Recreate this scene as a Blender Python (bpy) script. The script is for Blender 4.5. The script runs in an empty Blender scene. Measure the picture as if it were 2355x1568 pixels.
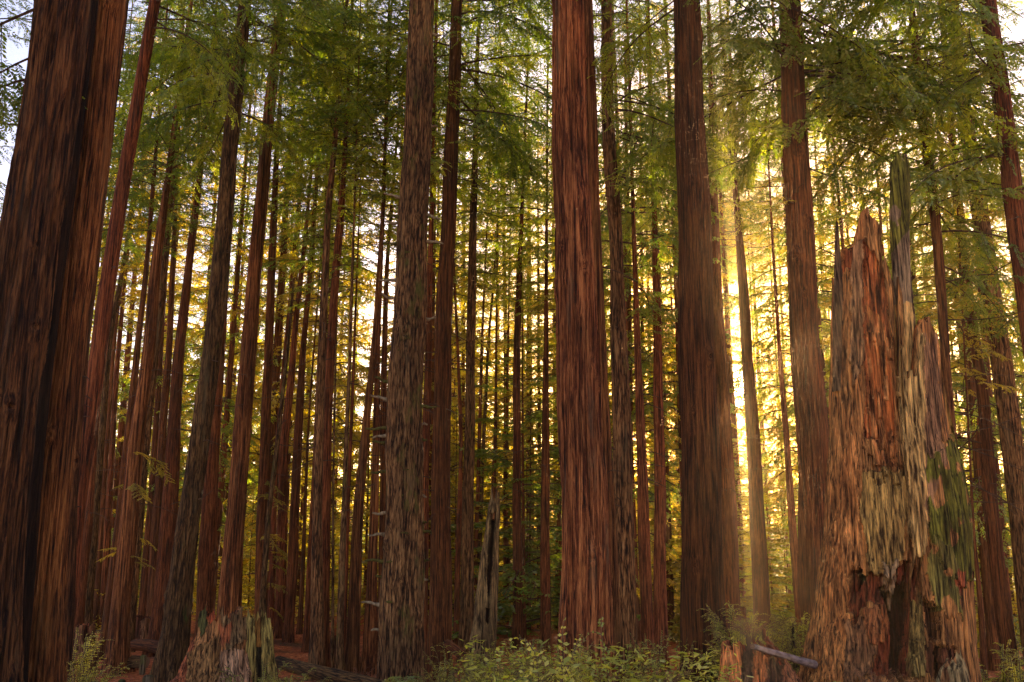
import bpy, math, random
import numpy as np
from mathutils import Vector, Matrix, Quaternion

rng = np.random.default_rng(7)
random.seed(7)
C = bpy.context.scene.collection
PI = math.pi

# ------------------------------------------------------------------ camera geometry
F = 2092.0; CAMZ = 4.0; PITCH = math.radians(11.4)
def at(x, y, Y):
    """world point at depth Y (metres north of the camera) on the line of sight through (x, y)"""
    cx = (x - 1177.0) / F; cy = (784.0 - y) / F
    dy = math.cos(PITCH) - cy * math.sin(PITCH)
    dz = math.sin(PITCH) + cy * math.cos(PITCH)
    t = Y / dy
    return Vector((cx * t, Y, CAMZ + dz * t)), t

def sstep(a, b, v):
    t = np.clip((v - a) / (b - a), 0, 1); return t * t * (3 - 2 * t)
def gz(x, y):
    """height of the ground"""
    x = np.asarray(x, float); y = np.asarray(y, float)
    z = 2.4 * (1 - sstep(6, 20, y))
    z = z - 7.0 * sstep(37, 95, y + np.clip(x, -20, 10) * .5)
    z = z - .9 * sstep(3, 9, x) * sstep(12, 24, y)
    z = z + .10 * np.sin(x * .9 + .4 * y) * np.sin(y * .7 + 1.3) * sstep(4, 12, y)
    return z

# ------------------------------------------------------------------ numpy noise
_P = rng.random((64, 64, 64)).astype(np.float32)
def vnoise(p):
    p = np.asarray(p, np.float32); i = np.floor(p).astype(np.int64); f = p - i; f = f * f * (3 - 2 * f)
    i0 = i & 63; i1 = (i + 1) & 63
    def g(a, b, c): return _P[a[..., 0], b[..., 1], c[..., 2]]
    x, y, z = f[..., 0], f[..., 1], f[..., 2]
    c00 = g(i0, i0, i0) * (1 - x) + g(i1, i0, i0) * x
    c10 = g(i0, i1, i0) * (1 - x) + g(i1, i1, i0) * x
    c01 = g(i0, i0, i1) * (1 - x) + g(i1, i0, i1) * x
    c11 = g(i0, i1, i1) * (1 - x) + g(i1, i1, i1) * x
    return (c00 * (1 - y) + c10 * y) * (1 - z) + (c01 * (1 - y) + c11 * y) * z
def fbm(p, o=3):
    s = 0; a = .5; t = 0
    for k in range(o):
        s = s + a * vnoise(p * (2 ** k) + 17.3 * k); t += a; a *= .55
    return s / t

# ------------------------------------------------------------------ mesh helpers
def mesh(name, blocks, mats, attr=None, smooth=True):
    """blocks: list of (verts Nx3, faces MxK, material index)"""
    me = bpy.data.meshes.new(name)
    V = np.concatenate([b[0] for b in blocks]).astype(np.float32)
    me.vertices.add(len(V)); me.vertices.foreach_set('co', V.ravel())
    off = 0; li = []; ls = []; mi = []; pos = 0
    for v, f, m in blocks:
        f = np.asarray(f, np.int32) + off
        li.append(f.ravel()); k = f.shape[1]
        ls.append(pos + np.arange(len(f), dtype=np.int32) * k); pos += f.size
        mi.append(np.full(len(f), m, np.int32)); off += len(v)
    li = np.concatenate(li); ls = np.concatenate(ls); mi = np.concatenate(mi)
    me.loops.add(len(li)); me.loops.foreach_set('vertex_index', li)
    me.polygons.add(len(ls)); me.polygons.foreach_set('loop_start', ls)
    me.polygons.foreach_set('material_index', mi)
    me.polygons.foreach_set('use_smooth', np.full(len(ls), smooth))
    for m in mats: me.materials.append(m)
    if attr is not None:
        a = me.color_attributes.new('tint', 'FLOAT_COLOR', 'POINT')
        a.data.foreach_set('color', np.concatenate([attr, np.ones((len(attr), 1))], 1).astype(np.float32).ravel())
    me.update(calc_edges=True)
    return me
def ob(name, data, parent=None, loc=(0, 0, 0), rz=0.0, sc=None):
    o = bpy.data.objects.new(name, data); C.objects.link(o)
    o.location = loc; o.rotation_euler = (0, 0, rz)
    if sc is not None: o.scale = sc if hasattr(sc, '__len__') else (sc, sc, sc)
    if parent is not None: o.parent = parent
    return o
def tag(o, label=None, cat=None, group=None, kind=None):
    if label: o['label'] = label
    if cat: o['category'] = cat
    if group: o['group'] = group
    if kind: o['kind'] = kind
    return o

def tube(path, rad, seg=6, cap=True):
    """path Nx3, rad N -> verts, quads"""
    path = np.asarray(path, float); rad = np.asarray(rad, float); n = len(path)
    tan = np.gradient(path, axis=0); tan /= np.linalg.norm(tan, axis=1)[:, None] + 1e-9
    ref = np.array([0, 0, 1.0]) if abs(tan[:, 2]).mean() < .8 else np.array([1.0, 0, 0])
    a = np.cross(tan, ref); a /= np.linalg.norm(a, axis=1)[:, None] + 1e-9
    b = np.cross(tan, a)
    th = np.arange(seg) / seg * 2 * PI
    V = path[:, None] + rad[:, None, None] * (np.cos(th)[None, :, None] * a[:, None] + np.sin(th)[None, :, None] * b[:, None])
    i = np.arange(n - 1)[:, None] * seg; j = np.arange(seg)[None]; k = (j + 1) % seg
    Q = np.stack([i + j, i + k, i + seg + k, i + seg + j], -1).reshape(-1, 4)
    return V.reshape(-1, 3), Q
def grid_quads(rows, seg, wrap=True):
    i = np.arange(rows - 1)[:, None] * seg; j = np.arange(seg if wrap else seg - 1)[None]; k = (j + 1) % seg
    return np.stack([i + j, i + k, i + seg + k, i + seg + j], -1).reshape(-1, 4)
def merge(parts):
    """parts: list of (V, F) with the same face size -> one (V, F)"""
    off = 0; vs = []; fs = []
    for v, f in parts:
        vs.append(v); fs.append(np.asarray(f) + off); off += len(v)
    return np.concatenate(vs), np.concatenate(fs)

# ------------------------------------------------------------------ materials
def newmat(name):
    m = bpy.data.materials.new(name); m.use_nodes = True; nt = m.node_tree; nt.nodes.clear()
    return m, nt, nt.nodes.new, nt.links.new
def ramp(nt, stops):
    r = nt.nodes.new('ShaderNodeValToRGB'); e = r.color_ramp.elements
    while len(e) < len(stops): e.new(.5)
    for k, (p, c) in enumerate(stops):
        e[k].position = p; e[k].color = (*c, 1) if len(c) == 3 else c
    return r
def coords(nt, L, scale, rand=True):
    tc = nt.nodes.new('ShaderNodeTexCoord'); mp = nt.nodes.new('ShaderNodeMapping'); mp.inputs['Scale'].default_value = scale
    src = tc.outputs['Object']
    if rand:
        oi = nt.nodes.new('ShaderNodeObjectInfo'); ml = nt.nodes.new('ShaderNodeVectorMath'); ml.operation = 'SCALE'
        cb = nt.nodes.new('ShaderNodeCombineXYZ')
        for k in range(3): L(oi.outputs['Random'], cb.inputs[k])
        L(cb.outputs[0], ml.inputs[0]); ml.inputs['Scale'].default_value = 60
        ad = nt.nodes.new('ShaderNodeVectorMath'); L(src, ad.inputs[0]); L(ml.outputs[0], ad.inputs[1]); src = ad.outputs[0]
    L(src, mp.inputs['Vector']); return mp.outputs[0]
def noise(nt, L, vec, scale, detail=6, rough=.6, dist=0.0):
    n = nt.nodes.new('ShaderNodeTexNoise'); L(vec, n.inputs['Vector'])
    n.inputs['Scale'].default_value = scale; n.inputs['Detail'].default_value = detail
    n.inputs['Roughness'].default_value = rough; n.inputs['Distortion'].default_value = dist
    return n.outputs['Fac']
def mixc(nt, L, fac, a, b, mode='MIX'):
    m = nt.nodes.new('ShaderNodeMix'); m.data_type = 'RGBA'; m.blend_type = mode
    if isinstance(fac, float): m.inputs[0].default_value = fac
    else: L(fac, m.inputs[0])
    for s, v in ((6, a), (7, b)):
        if isinstance(v, tuple): m.inputs[s].default_value = (*v, 1)
        else: L(v, m.inputs[s])
    return m.outputs[2]
def principled(nt, L, col, rough=.85, height=None, strength=.6, dist=.03, spec=.2):
    b = nt.nodes.new('ShaderNodeBsdfPrincipled'); o = nt.nodes.new('ShaderNodeOutputMaterial')
    if isinstance(col, tuple): b.inputs['Base Color'].default_value = (*col, 1)
    else: L(col, b.inputs['Base Color'])
    b.inputs['Roughness'].default_value = rough; b.inputs['Specular IOR Level'].default_value = spec
    if height is not None:
        bp = nt.nodes.new('ShaderNodeBump'); bp.inputs['Strength'].default_value = strength; bp.inputs['Distance'].default_value = dist
        L(height, bp.inputs['Height']); L(bp.outputs[0], b.inputs['Normal'])
    L(b.outputs[0], o.inputs[0]); return b

def bark(name, dark, mid, light, freq=16, stretch=.09, moss=(.10, .12, .02), mossamt=.62, plates=False, dist=.05, patch=(.17, .15, .12)):
    m, nt, N, L = newmat(name)
    v = coords(nt, L, (freq, freq, freq * stretch)); v2 = coords(nt, L, (1, 1, .35))
    n1 = noise(nt, L, v, 1.0, 5, .62, .5)
    n2 = noise(nt, L, v, 2.6, 5, .7, .2)
    mx = nt.nodes.new('ShaderNodeMath'); mx.operation = 'MULTIPLY_ADD'; L(n2, mx.inputs[0]); mx.inputs[1].default_value = .42
    hf = nt.nodes.new('ShaderNodeMath'); hf.operation = 'MULTIPLY'; L(n1, hf.inputs[0]); hf.inputs[1].default_value = .54
    n3 = noise(nt, L, coords(nt, L, (freq * 1.7, freq * 1.7, freq * .30)), 1.0, 4, .65, .6)       # shreds that break the long ridges
    h3 = nt.nodes.new('ShaderNodeMath'); h3.operation = 'MULTIPLY_ADD'; L(n3, h3.inputs[0]); h3.inputs[1].default_value = .14; L(hf.outputs[0], h3.inputs[2])
    L(h3.outputs[0], mx.inputs[2]); h = mx.outputs[0]
    if plates:
        vv = coords(nt, L, (14, 14, 1.8)); vo = nt.nodes.new('ShaderNodeTexVoronoi'); vo.feature = 'DISTANCE_TO_EDGE'
        ad = nt.nodes.new('ShaderNodeVectorMath'); L(vv, ad.inputs[0])
        nn = nt.nodes.new('ShaderNodeTexNoise'); L(vv, nn.inputs['Vector']); nn.inputs['Scale'].default_value = 1.4; nn.inputs['Detail'].default_value = 4
        L(nn.outputs['Color'], ad.inputs[1]); L(ad.outputs[0], vo.inputs['Vector']); vo.inputs['Scale'].default_value = 1.3
        cr = ramp(nt, [(0, (0, 0, 0)), (.22, (1, 1, 1))]); L(vo.outputs['Distance'], cr.inputs[0])
        mm = nt.nodes.new('ShaderNodeMath'); mm.operation = 'MULTIPLY'; L(h, mm.inputs[0])
        a2 = nt.nodes.new('ShaderNodeMath'); a2.operation = 'MULTIPLY_ADD'; L(cr.outputs[0], a2.inputs[0]); a2.inputs[1].default_value = .16; a2.inputs[2].default_value = .885
        L(a2.outputs[0], mm.inputs[1]); h = mm.outputs[0]
    r = ramp(nt, [(.465, dark), (.535, mid), (.645, light)]); L(h, r.inputs[0])
    big = noise(nt, L, v2, 1.1, 4, .6); br = ramp(nt, [(.35, (.55, .55, .55)), (.68, (1.25, 1.2, 1.15))]); L(big, br.inputs[0])
    c = mixc(nt, L, 1.0, r.outputs[0], br.outputs[0], 'MULTIPLY')
    lich = noise(nt, L, coords(nt, L, (2.2, 2.2, .35)), 1.3, 5, .6); lr = ramp(nt, [(.60, (0, 0, 0)), (.72, (.75, .75, .75))]); L(lich, lr.inputs[0])
    c = mixc(nt, L, lr.outputs[0], c, patch)
    ms = noise(nt, L, coords(nt, L, (3, 3, 1.2)), 1.0, 6, .65); mr = ramp(nt, [(mossamt, (0, 0, 0)), (mossamt + .12, (.9, .9, .9))]); L(ms, mr.inputs[0])
    c = mixc(nt, L, mr.outputs[0], c, moss)
    oi = nt.nodes.new('ShaderNodeObjectInfo'); hs = nt.nodes.new('ShaderNodeHueSaturation')
    ma = nt.nodes.new('ShaderNodeMapRange'); L(oi.outputs['Random'], ma.inputs[0]); ma.inputs[3].default_value = .50; ma.inputs[4].default_value = 1.0
    L(ma.outputs[0], hs.inputs['Value']); mh = nt.nodes.new('ShaderNodeMapRange'); L(oi.outputs['Random'], mh.inputs[0]); mh.inputs[3].default_value = .512; mh.inputs[4].default_value = .500; L(mh.outputs[0], hs.inputs['Hue']); L(c, hs.inputs['Color'])
    principled(nt, L, hs.outputs[0], .9, h, 1.0, dist * 1.4)
    return m

M = {}
M['red'] = bark('redwood_bark', (.012, .004, .003), (.17, .040, .013), (.60, .21, .07), 21, .022, mossamt=.70, patch=(.22, .12, .06))
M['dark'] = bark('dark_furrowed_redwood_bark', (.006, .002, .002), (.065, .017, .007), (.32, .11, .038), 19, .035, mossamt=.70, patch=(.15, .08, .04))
M['gapshade'] = bark('painted_gap_shade', (.002, .001, .001), (.012, .005, .003), (.045, .016, .007), 24, .05, mossamt=.80, patch=(.03, .015, .008))  # near-black colour painted in for the shade beside the rusty redwood
M['rusty'] = bark('rusty_redwood_bark', (.012, .004, .003), (.22, .052, .015), (.66, .22, .065), 24, .024, mossamt=.74, patch=(.26, .11, .04))
M['redfar'] = bark('distant_redwood_bark', (.015, .004, .003), (.16, .037, .013), (.46, .14, .045), 26, .035, mossamt=.72, patch=(.16, .08, .04))
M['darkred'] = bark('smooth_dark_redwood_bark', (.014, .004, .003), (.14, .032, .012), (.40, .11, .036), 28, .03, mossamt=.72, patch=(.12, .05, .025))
M['fir'] = bark('fir_bark', (.014, .006, .004), (.20, .078, .026), (.50, .24, .095), 20, .06, mossamt=.62, plates=True, patch=(.20, .13, .06))
M['spruce'] = bark('spruce_bark', (.014, .006, .004), (.19, .080, .028), (.48, .25, .10), 21, .08, mossamt=.57, plates=True, moss=(.12, .11, .02), patch=(.24, .14, .06))
M['snag'] = bark('weathered_snag_wood', (.03, .016, .009), (.17, .11, .055), (.33, .24, .14), 15, .06, mossamt=.50, patch=(.2, .17, .12))

def leafmat(name, cols, trans=.5, brown=.72, tr_col=None):
    m, nt, N, L = newmat(name)
    tc = nt.nodes.new('ShaderNodeTexCoord'); oi = nt.nodes.new('ShaderNodeObjectInfo')
    v = coords(nt, L, (1, 1, 1))
    n = noise(nt, L, v, 1.1, 4, .65)
    ad = nt.nodes.new('ShaderNodeMath'); ad.operation = 'MULTIPLY_ADD'; L(oi.outputs['Random'], ad.inputs[0]); ad.inputs[1].default_value = .30; L(n, ad.inputs[2])
    r = ramp(nt, [(.38, cols[0]), (.62, cols[1]), (.86, cols[2])]); L(ad.outputs[0], r.inputs[0])
    nb = noise(nt, L, v, .75, 5, .7); rb = ramp(nt, [(brown, (0, 0, 0)), (brown + .05, (1, 1, 1))]); L(nb, rb.inputs[0])
    c = mixc(nt, L, rb.outputs[0], r.outputs[0], (.22, .075, .018))
    d = N('ShaderNodeBsdfDiffuse'); t = N('ShaderNodeBsdfTranslucent'); g = N('ShaderNodeBsdfGlossy'); g.inputs['Roughness'].default_value = .45
    L(c, d.inputs[0])
    ct = mixc(nt, L, 1.0, c, tr_col or (2.1, 1.75, .7), 'MULTIPLY'); L(ct, t.inputs[0])
    mx = N('ShaderNodeMixShader'); mx.inputs[0].default_value = trans; L(d.outputs[0], mx.inputs[1]); L(t.outputs[0], mx.inputs[2])
    m2 = N('ShaderNodeMixShader'); m2.inputs[0].default_value = .06; L(mx.outputs[0], m2.inputs[1]); L(g.outputs[0], m2.inputs[2])
    o = N('ShaderNodeOutputMaterial'); L(m2.outputs[0], o.inputs[0])
    return m
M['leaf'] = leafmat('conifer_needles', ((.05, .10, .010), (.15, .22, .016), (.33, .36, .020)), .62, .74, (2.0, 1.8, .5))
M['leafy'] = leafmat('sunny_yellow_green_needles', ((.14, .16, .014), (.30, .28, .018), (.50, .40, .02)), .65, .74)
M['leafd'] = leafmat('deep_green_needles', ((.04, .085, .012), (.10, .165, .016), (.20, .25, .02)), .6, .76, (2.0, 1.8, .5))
M['shrub'] = leafmat('huckleberry_leaves', ((.09, .13, .014), (.27, .31, .028), (.58, .55, .08)), .5, .68)
M['fern'] = leafmat('fern_fronds', ((.05, .09, .015), (.10, .16, .03), (.20, .25, .05)), .45, .8)
M['bracken'] = leafmat('dead_bracken', ((.16, .03, .012), (.30, .07, .025), (.42, .14, .05)), .3, .9, (1.3, 1.0, .8))
def flat(name, a, b, sc=6):
    m, nt, N, L = newmat(name); v = coords(nt, L, (sc, sc, sc * .4)); n = noise(nt, L, v, 1, 5)
    r = ramp(nt, [(.35, a), (.7, b)]); L(n, r.inputs[0]); principled(nt, L, r.outputs[0], .9, n, .5, .01); return m
M['twig'] = flat('bare_branch_wood', (.035, .018, .010), (.15, .085, .05))
M['stub'] = flat('weathered_stub_wood', (.12, .08, .04), (.42, .30, .17), 14)
M['stem'] = flat('shrub_stem_wood', (.06, .03, .015), (.2, .12, .06))
M['moss'] = flat('green_moss', (.04, .032, .008), (.14, .115, .02), 25)

def tintmat(name, freq=26, stretch=.055, dist=.05, blocks=False):
    m, nt, N, L = newmat(name)
    at_ = N('ShaderNodeAttribute'); at_.attribute_name = 'tint'
    v = coords(nt, L, (freq, freq, freq * stretch), False)
    n1 = noise(nt, L, v, 1, 7, .68, .5); r = ramp(nt, [(.40, (.08, .06, .05)), (.5, (.75, .75, .75)), (.63, (1.9, 1.8, 1.6))]); L(n1, r.inputs[0])
    c = mixc(nt, L, 1.0, at_.outputs['Color'], r.outputs[0], 'MULTIPLY')
    n2 = noise(nt, L, coords(nt, L, (3, 3, 1.2), False), 1.2, 6, .7); r2 = ramp(nt, [(.38, (.5, .42, .38)), (.62, (1.25, 1.25, 1.2))]); L(n2, r2.inputs[0])
    c = mixc(nt, L, .8, c, r2.outputs[0], 'MULTIPLY')
    n3 = noise(nt, L, coords(nt, L, (40, 40, 22), False), 1, 3, .6)
    a = N('ShaderNodeMath'); a.operation = 'MULTIPLY_ADD'; L(n3, a.inputs[0]); a.inputs[1].default_value = .25; L(n1, a.inputs[2])
    principled(nt, L, c, .92, a.outputs[0], 1.0, dist); return m
M['stump'] = tintmat('rotten_stump_wood')

def groundmat():
    m, nt, N, L = newmat('forest_floor')
    v = coords(nt, L, (1, 1, 1), False)
    n = noise(nt, L, v, 7, 8, .72); r = ramp(nt, [(.36, (.16, .03, .010)), (.5, (.52, .12, .035)), (.64, (.78, .28, .09))]); L(n, r.inputs[0])
    n2 = noise(nt, L, v, .35, 5, .6); r2 = ramp(nt, [(.5, (0, 0, 0)), (.62, (1, 1, 1))]); L(n2, r2.inputs[0])
    c = mixc(nt, L, r2.outputs[0], r.outputs[0], (.09, .05, .02))
    sx = N('ShaderNodeSeparateXYZ'); L(v, sx.inputs[0])
    mr = N('ShaderNodeMapRange'); L(sx.outputs[1], mr.inputs[0]); mr.inputs[1].default_value = 40; mr.inputs[2].default_value = 52
    n4 = noise(nt, L, v, 3, 6, .7); r4 = ramp(nt, [(.3, (.06, .10, .012)), (.7, (.20, .27, .03))]); L(n4, r4.inputs[0])
    c = mixc(nt, L, mr.outputs[0], c, r4.outputs[0])
    principled(nt, L, c, .95, n, 1.0, .04); return m
M['ground'] = groundmat()

# ------------------------------------------------------------------ ground
xs = np.concatenate([[-1500, -600, -250, -120, -70], np.linspace(-45, 45, 181), [70, 120, 250, 600, 1500]])
ys = np.concatenate([[-300, -60, -20, -6], np.linspace(0, 110, 221), [130, 170, 250, 500, 1000, 2500]])
X, Y = np.meshgrid(xs, ys)
Z = gz(X, Y) + .05 * (fbm(np.stack([X * 1.3, Y * 1.3, X * 0], -1), 3) - .5) * 2
gv = np.stack([X, Y, Z], -1).reshape(-1, 3)
tag(ob('ground', mesh('ground', [(gv, grid_quads(len(ys), len(xs), False), 0)], [M['ground']])), 'reddish forest floor of fallen needles', None, None, 'structure')

# ------------------------------------------------------------------ trunks
def trunk_mesh(pts, Y, mat, seg, rows, H, furrow=.03, flare=1.0, knots=0, seed=0, scallop=0.0):
    """pts: (x, y, width) from top to bottom in view units; returns mesh, base point, axis function"""
    P = []; R = []
    for x, y, w in sorted(pts, key=lambda p: p[1]):
        p, t = at(x, y, Y); P.append(p); R.append(w * .485 * t / F / math.sqrt(1 + (p.x / Y) ** 2))
    P = P[::-1]; R = R[::-1]                                   # bottom first
    d = (P[0] - P[1]); d.y = 0
    while P[0].z > float(gz(P[0].x, Y)) - .25:                 # down to the ground
        q = P[0] + d.normalized() * .4; P.insert(0, q); R.insert(0, R[0])
    base = Vector((P[0].x, Y, float(gz(P[0].x, Y))))
    d = (P[-1] - P[-2]).normalized() if len(P) > 1 else Vector((0, 0, 1))
    n = 6; z0 = P[-1].z; rt = R[-1]
    if H > z0 + 1:
        for k in range(1, n + 1):
            f = k / n; P.append(P[-1] + d * ((H - z0) / n / max(d.z, .3))); R.append(max(.02, rt * (1 - .9 * f)))
    P = np.array([tuple(p) for p in P]); R = np.array(R)
    # smooth resample by height
    hz = P[:, 2]; top_vis = max(p[2] for p in P if True)
    zmax_vis = at(1177, 0, Y)[0].z + 1
    if top_vis > zmax_vis: zz = np.concatenate([np.linspace(hz[0], zmax_vis, int(rows * .85), endpoint=False), np.linspace(zmax_vis, hz[-1], rows - int(rows * .85))])
    else: zz = np.linspace(hz[0], hz[-1], rows)
    cx = np.interp(zz, hz, P[:, 0]); rr = np.interp(zz, hz, R)
    if len(zz) > 12:
        k = max(3, rows // 12) | 1; ker = np.ones(k) / k
        sm = lambda a: np.convolve(np.pad(a, k // 2, mode='reflect', reflect_type='odd'), ker, 'valid')
        cx = sm(cx); rr = np.maximum(.015, sm(rr))
    hg = zz - base.z
    cx = cx + .045 * rr * np.sin(zz * .45 + seed * 2.1) + .05 * rr * np.sin(zz * 1.3 + seed)
    cy = Y + .12 * rr * np.sin(zz * .3 + seed)
    th = np.arange(seg) / seg * 2 * PI
    ct, st = np.cos(th), np.sin(th)
    r = rr[:, None] * np.ones(seg)[None]
    # root flare with lobes
    lob = .5 + .5 * np.sin(th * 5 + seed * 1.7) * np.cos(th * 2 + seed)
    fl = flare * np.exp(-np.clip(hg, 0, None) / (.45 + rr[0] * .5))[:, None] * (.12 + .75 * lob[None] ** 2) * rr[0]
    r = r + fl
    q = np.stack([ct[None] * r, st[None] * r, zz[:, None] * np.ones(seg)[None]], -1) + seed * 3.1
    tw = q * np.array([12, 12, .6]); n1 = fbm(tw, 3)
    ridg = 1 - np.abs(2 * n1 - 1) * 2.4
    big = fbm(q * np.array([2.2, 2.2, .5]) + 40, 2) - .5
    r = r + furrow * (np.clip(ridg, -.6, 1) - .3) * np.minimum(1, rr[:, None] * 3.5) + rr[:, None] * .22 * big
    if scallop: # swollen whorls
        ph = hg * 2.1 + .7 * fbm(np.stack([hg * .7, hg * 0, hg * 0 + seed], -1), 2) * 6
        r = r + scallop * rr[:, None] * np.clip(np.sin(ph) - .55, 0, 1)[:, None] * (.5 + .9 * fbm(q * 1.3 + 9, 2))
    rs = np.random.default_rng(seed + 5)
    for k in range(knots):
        a = rs.uniform(PI, 2 * PI); h = rs.uniform(.5, min(14, zmax_vis - base.z)); s = rs.uniform(.05, .13)
        dth = np.abs((th - a + PI) % (2 * PI) - PI)[None] * rr[:, None]; dz = np.abs(hg - h)[:, None]
        g = np.exp(-(dth ** 2 + (dz * .7) ** 2) / (s * s)); g2 = np.exp(-(dth ** 2 + dz ** 2) / (s * s * .16))
        r = r + g * s * .5 - g2 * s * .75
    V = np.stack([cx[:, None] + ct[None] * r, cy[:, None] + st[None] * r, zz[:, None] + 0 * r], -1).reshape(-1, 3)
    V = V - np.array(base)
    ax = lambda z: (float(np.interp(z, zz, cx)) - base.x, float(np.interp(z, zz, rr)))
    return (V, grid_quads(rows, seg)), base, ax, d

# ------------------------------------------------------------------ foliage
def leaflets(path, spacing, length, width, up, rs, ang=.95, droop=.25, tilt=1.1):
    """pairs of narrow leaves along a path; path Nx3 dense enough; returns V,F"""
    seg = np.linalg.norm(np.diff(path, axis=0), axis=1); s = np.concatenate([[0], np.cumsum(seg)])
    n = max(2, int(s[-1] / spacing)); u = (np.arange(n) + .6) / n * s[-1]
    P = np.stack([np.interp(u, s, path[:, k]) for k in range(3)], -1)
    T = np.gradient(P, axis=0) if n > 1 else np.array([[1, 0, 0]]); T /= np.linalg.norm(T, axis=1)[:, None] + 1e-9
    S = np.cross(T, up); S /= np.linalg.norm(S, axis=1)[:, None] + 1e-9
    Vs = []
    tap = np.clip(1.15 - (u / s[-1]) ** 2 * .65, .3, 1)
    for sg in (-1, 1):
        a = ang + rs.uniform(-.3, .3, n)
        D = T * np.cos(a)[:, None] + sg * S * np.sin(a)[:, None]; D[:, 2] -= droop + rs.uniform(-.25, .25, n)
        D /= np.linalg.norm(D, axis=1)[:, None]
        L = (length * tap * rs.uniform(.75, 1.25, n))[:, None]
        Wd = np.cross(D, np.cross(S, T) + rs.uniform(-tilt, tilt, (n, 3))); Wd /= np.linalg.norm(Wd, axis=1)[:, None] + 1e-9
        w = width * .5
        Vs.append(np.stack([P, P + D * L * .55 + Wd * w, P + D * L, P + D * L * .6 - Wd * w], 1))
    V = np.concatenate(Vs).reshape(-1, 3)
    return V, np.arange(len(V)).reshape(-1, 4)

def bough(rs, L, spacing, leafL, leafW, droop=.35, dens=1.0, hang=.5):
    """one branch along +x with flat side sprays; returns wood (V,F), leaves (V,F)"""
    n = 9; t = np.linspace(0, 1, n)
    wob = rs.uniform(-.12, .12, 2)
    path = np.stack([t * L, wob[0] * L * np.sin(t * 3), (.12 * t - droop * t ** 2) * L + wob[1] * .2 * L * t], -1)
    wood = [tube(path, .022 * L / 3 * (1 - .85 * t) + .003, 4)]
    leaf = []
    step = .20 / dens; s = L * .22
    k = 0
    while s < L:
        f = s / L; p = np.array([np.interp(f, t, path[:, j]) for j in range(3)])
        tl = (.36 + .40 * L / 3) * (1.1 - .6 * f) * rs.uniform(.6, 1.3)
        sg = 1 if k % 2 else -1; a = sg * rs.uniform(.75, 1.25)
        tt = np.linspace(0, 1, 5)
        dz = -hang * tt ** 1.7 * rs.uniform(.4, 1.5) + .06 * tt
        tp = p + tl * np.stack([tt * math.cos(a) + .15 * tt ** 2, tt * math.sin(a), dz], -1)
        if rs.random() < .93:
            leaf.append(leaflets(tp, spacing, leafL, leafW, np.array([0, 0, 1.0]), rs))
            if k % 2 == 0: wood.append(tube(tp, np.linspace(.007, .002, 5), 3))
            if tl > .45:
                for q in (.4, .65):
                    b0 = np.array([np.interp(q, tt, tp[:, j]) for j in range(3)]); a2 = a + rs.choice([-1, 1]) * .8; l2 = tl * .45
                    t2 = b0 + l2 * np.stack([tt * math.cos(a2), tt * math.sin(a2), -hang * tt ** 1.5 * rs.uniform(.5, 1.4)], -1)
                    leaf.append(leaflets(t2, spacing, leafL * .9, leafW, np.array([0, 0, 1.0]), rs))
        s += step * rs.uniform(.6, 1.4); k += 1
    leaf.append(leaflets(path[5:], spacing, leafL, leafW, np.array([0, 0, 1.0]), rs))
    q = merge([w for w in wood if True])
    return q, merge(leaf)

def place(VF, yaw, pitch, pos, sc):
    V, Fc = VF
    R = Matrix.Rotation(yaw, 3, 'Z') @ Matrix.Rotation(pitch, 3, 'Y')
    return (V * sc) @ np.array(R).T + np.array(pos), Fc

def crown_mesh(seed, length, radius, nb, spacing, leafL, leafW, shape='tree', droop=.4, mats=None, dens=1.0, hang=.5):
    rs = np.random.default_rng(seed)
    lib = [bough(rs, 3.0, spacing * 3.0 / max(radius, .8), leafL * 3.0 / max(radius, .8), leafW * 3.0 / max(radius, .8), droop * rs.uniform(.6, 1.3), dens, hang) for _ in range(5)]
    W = []; Lf = []
    for k in range(nb):
        f = (k + rs.random()) / nb
        if shape == 'tree': rf = min(1, .55 + f * 2.2) * (1.0 - .75 * max(0, f - .25) / .75)
        else: rf = (1 - f) ** .75 * .95 + .06
        l = radius * rf * rs.uniform(.45, 1.25)
        b = lib[rs.integers(5)]; yaw = k * 2.399 + rs.uniform(-.5, .5); pitch = rs.uniform(-.25, .22) + (-.35 * f)
        w, lf = b
        pos = (0, 0, f * length)
        W.append(place(w, yaw, pitch, pos, l / 3.0)); Lf.append(place(lf, yaw, pitch, pos, l / 3.0))
    wv, wf = merge(W); lv, lf = merge(Lf)
    return mesh('crown', [(wv, wf, 0), (lv, lf, 1)], [M['twig'], mats], smooth=False)

CL = 16.0
crowns = {
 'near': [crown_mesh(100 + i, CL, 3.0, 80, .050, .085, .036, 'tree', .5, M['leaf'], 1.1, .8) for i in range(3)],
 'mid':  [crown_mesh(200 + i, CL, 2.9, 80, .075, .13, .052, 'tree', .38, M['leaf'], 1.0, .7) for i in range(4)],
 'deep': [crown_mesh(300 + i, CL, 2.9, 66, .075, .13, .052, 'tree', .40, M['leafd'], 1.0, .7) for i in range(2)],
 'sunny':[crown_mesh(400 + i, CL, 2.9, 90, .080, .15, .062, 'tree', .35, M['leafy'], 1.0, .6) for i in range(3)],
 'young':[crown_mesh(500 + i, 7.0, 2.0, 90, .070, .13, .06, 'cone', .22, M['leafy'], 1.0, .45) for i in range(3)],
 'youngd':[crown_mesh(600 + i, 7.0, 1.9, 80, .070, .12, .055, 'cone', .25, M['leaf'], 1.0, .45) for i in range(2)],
}
def bough_mesh(seed, L, mat, sp=.034, ll=.075, lw=.030, droop=.3, hang=.8):
    w, l = bough(np.random.default_rng(seed), L, sp, ll, lw, droop, 2.3, hang)
    return mesh('bough', [(w[0], w[1], 0), (l[0], l[1], 1)], [M['twig'], mat], smooth=False)
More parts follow.
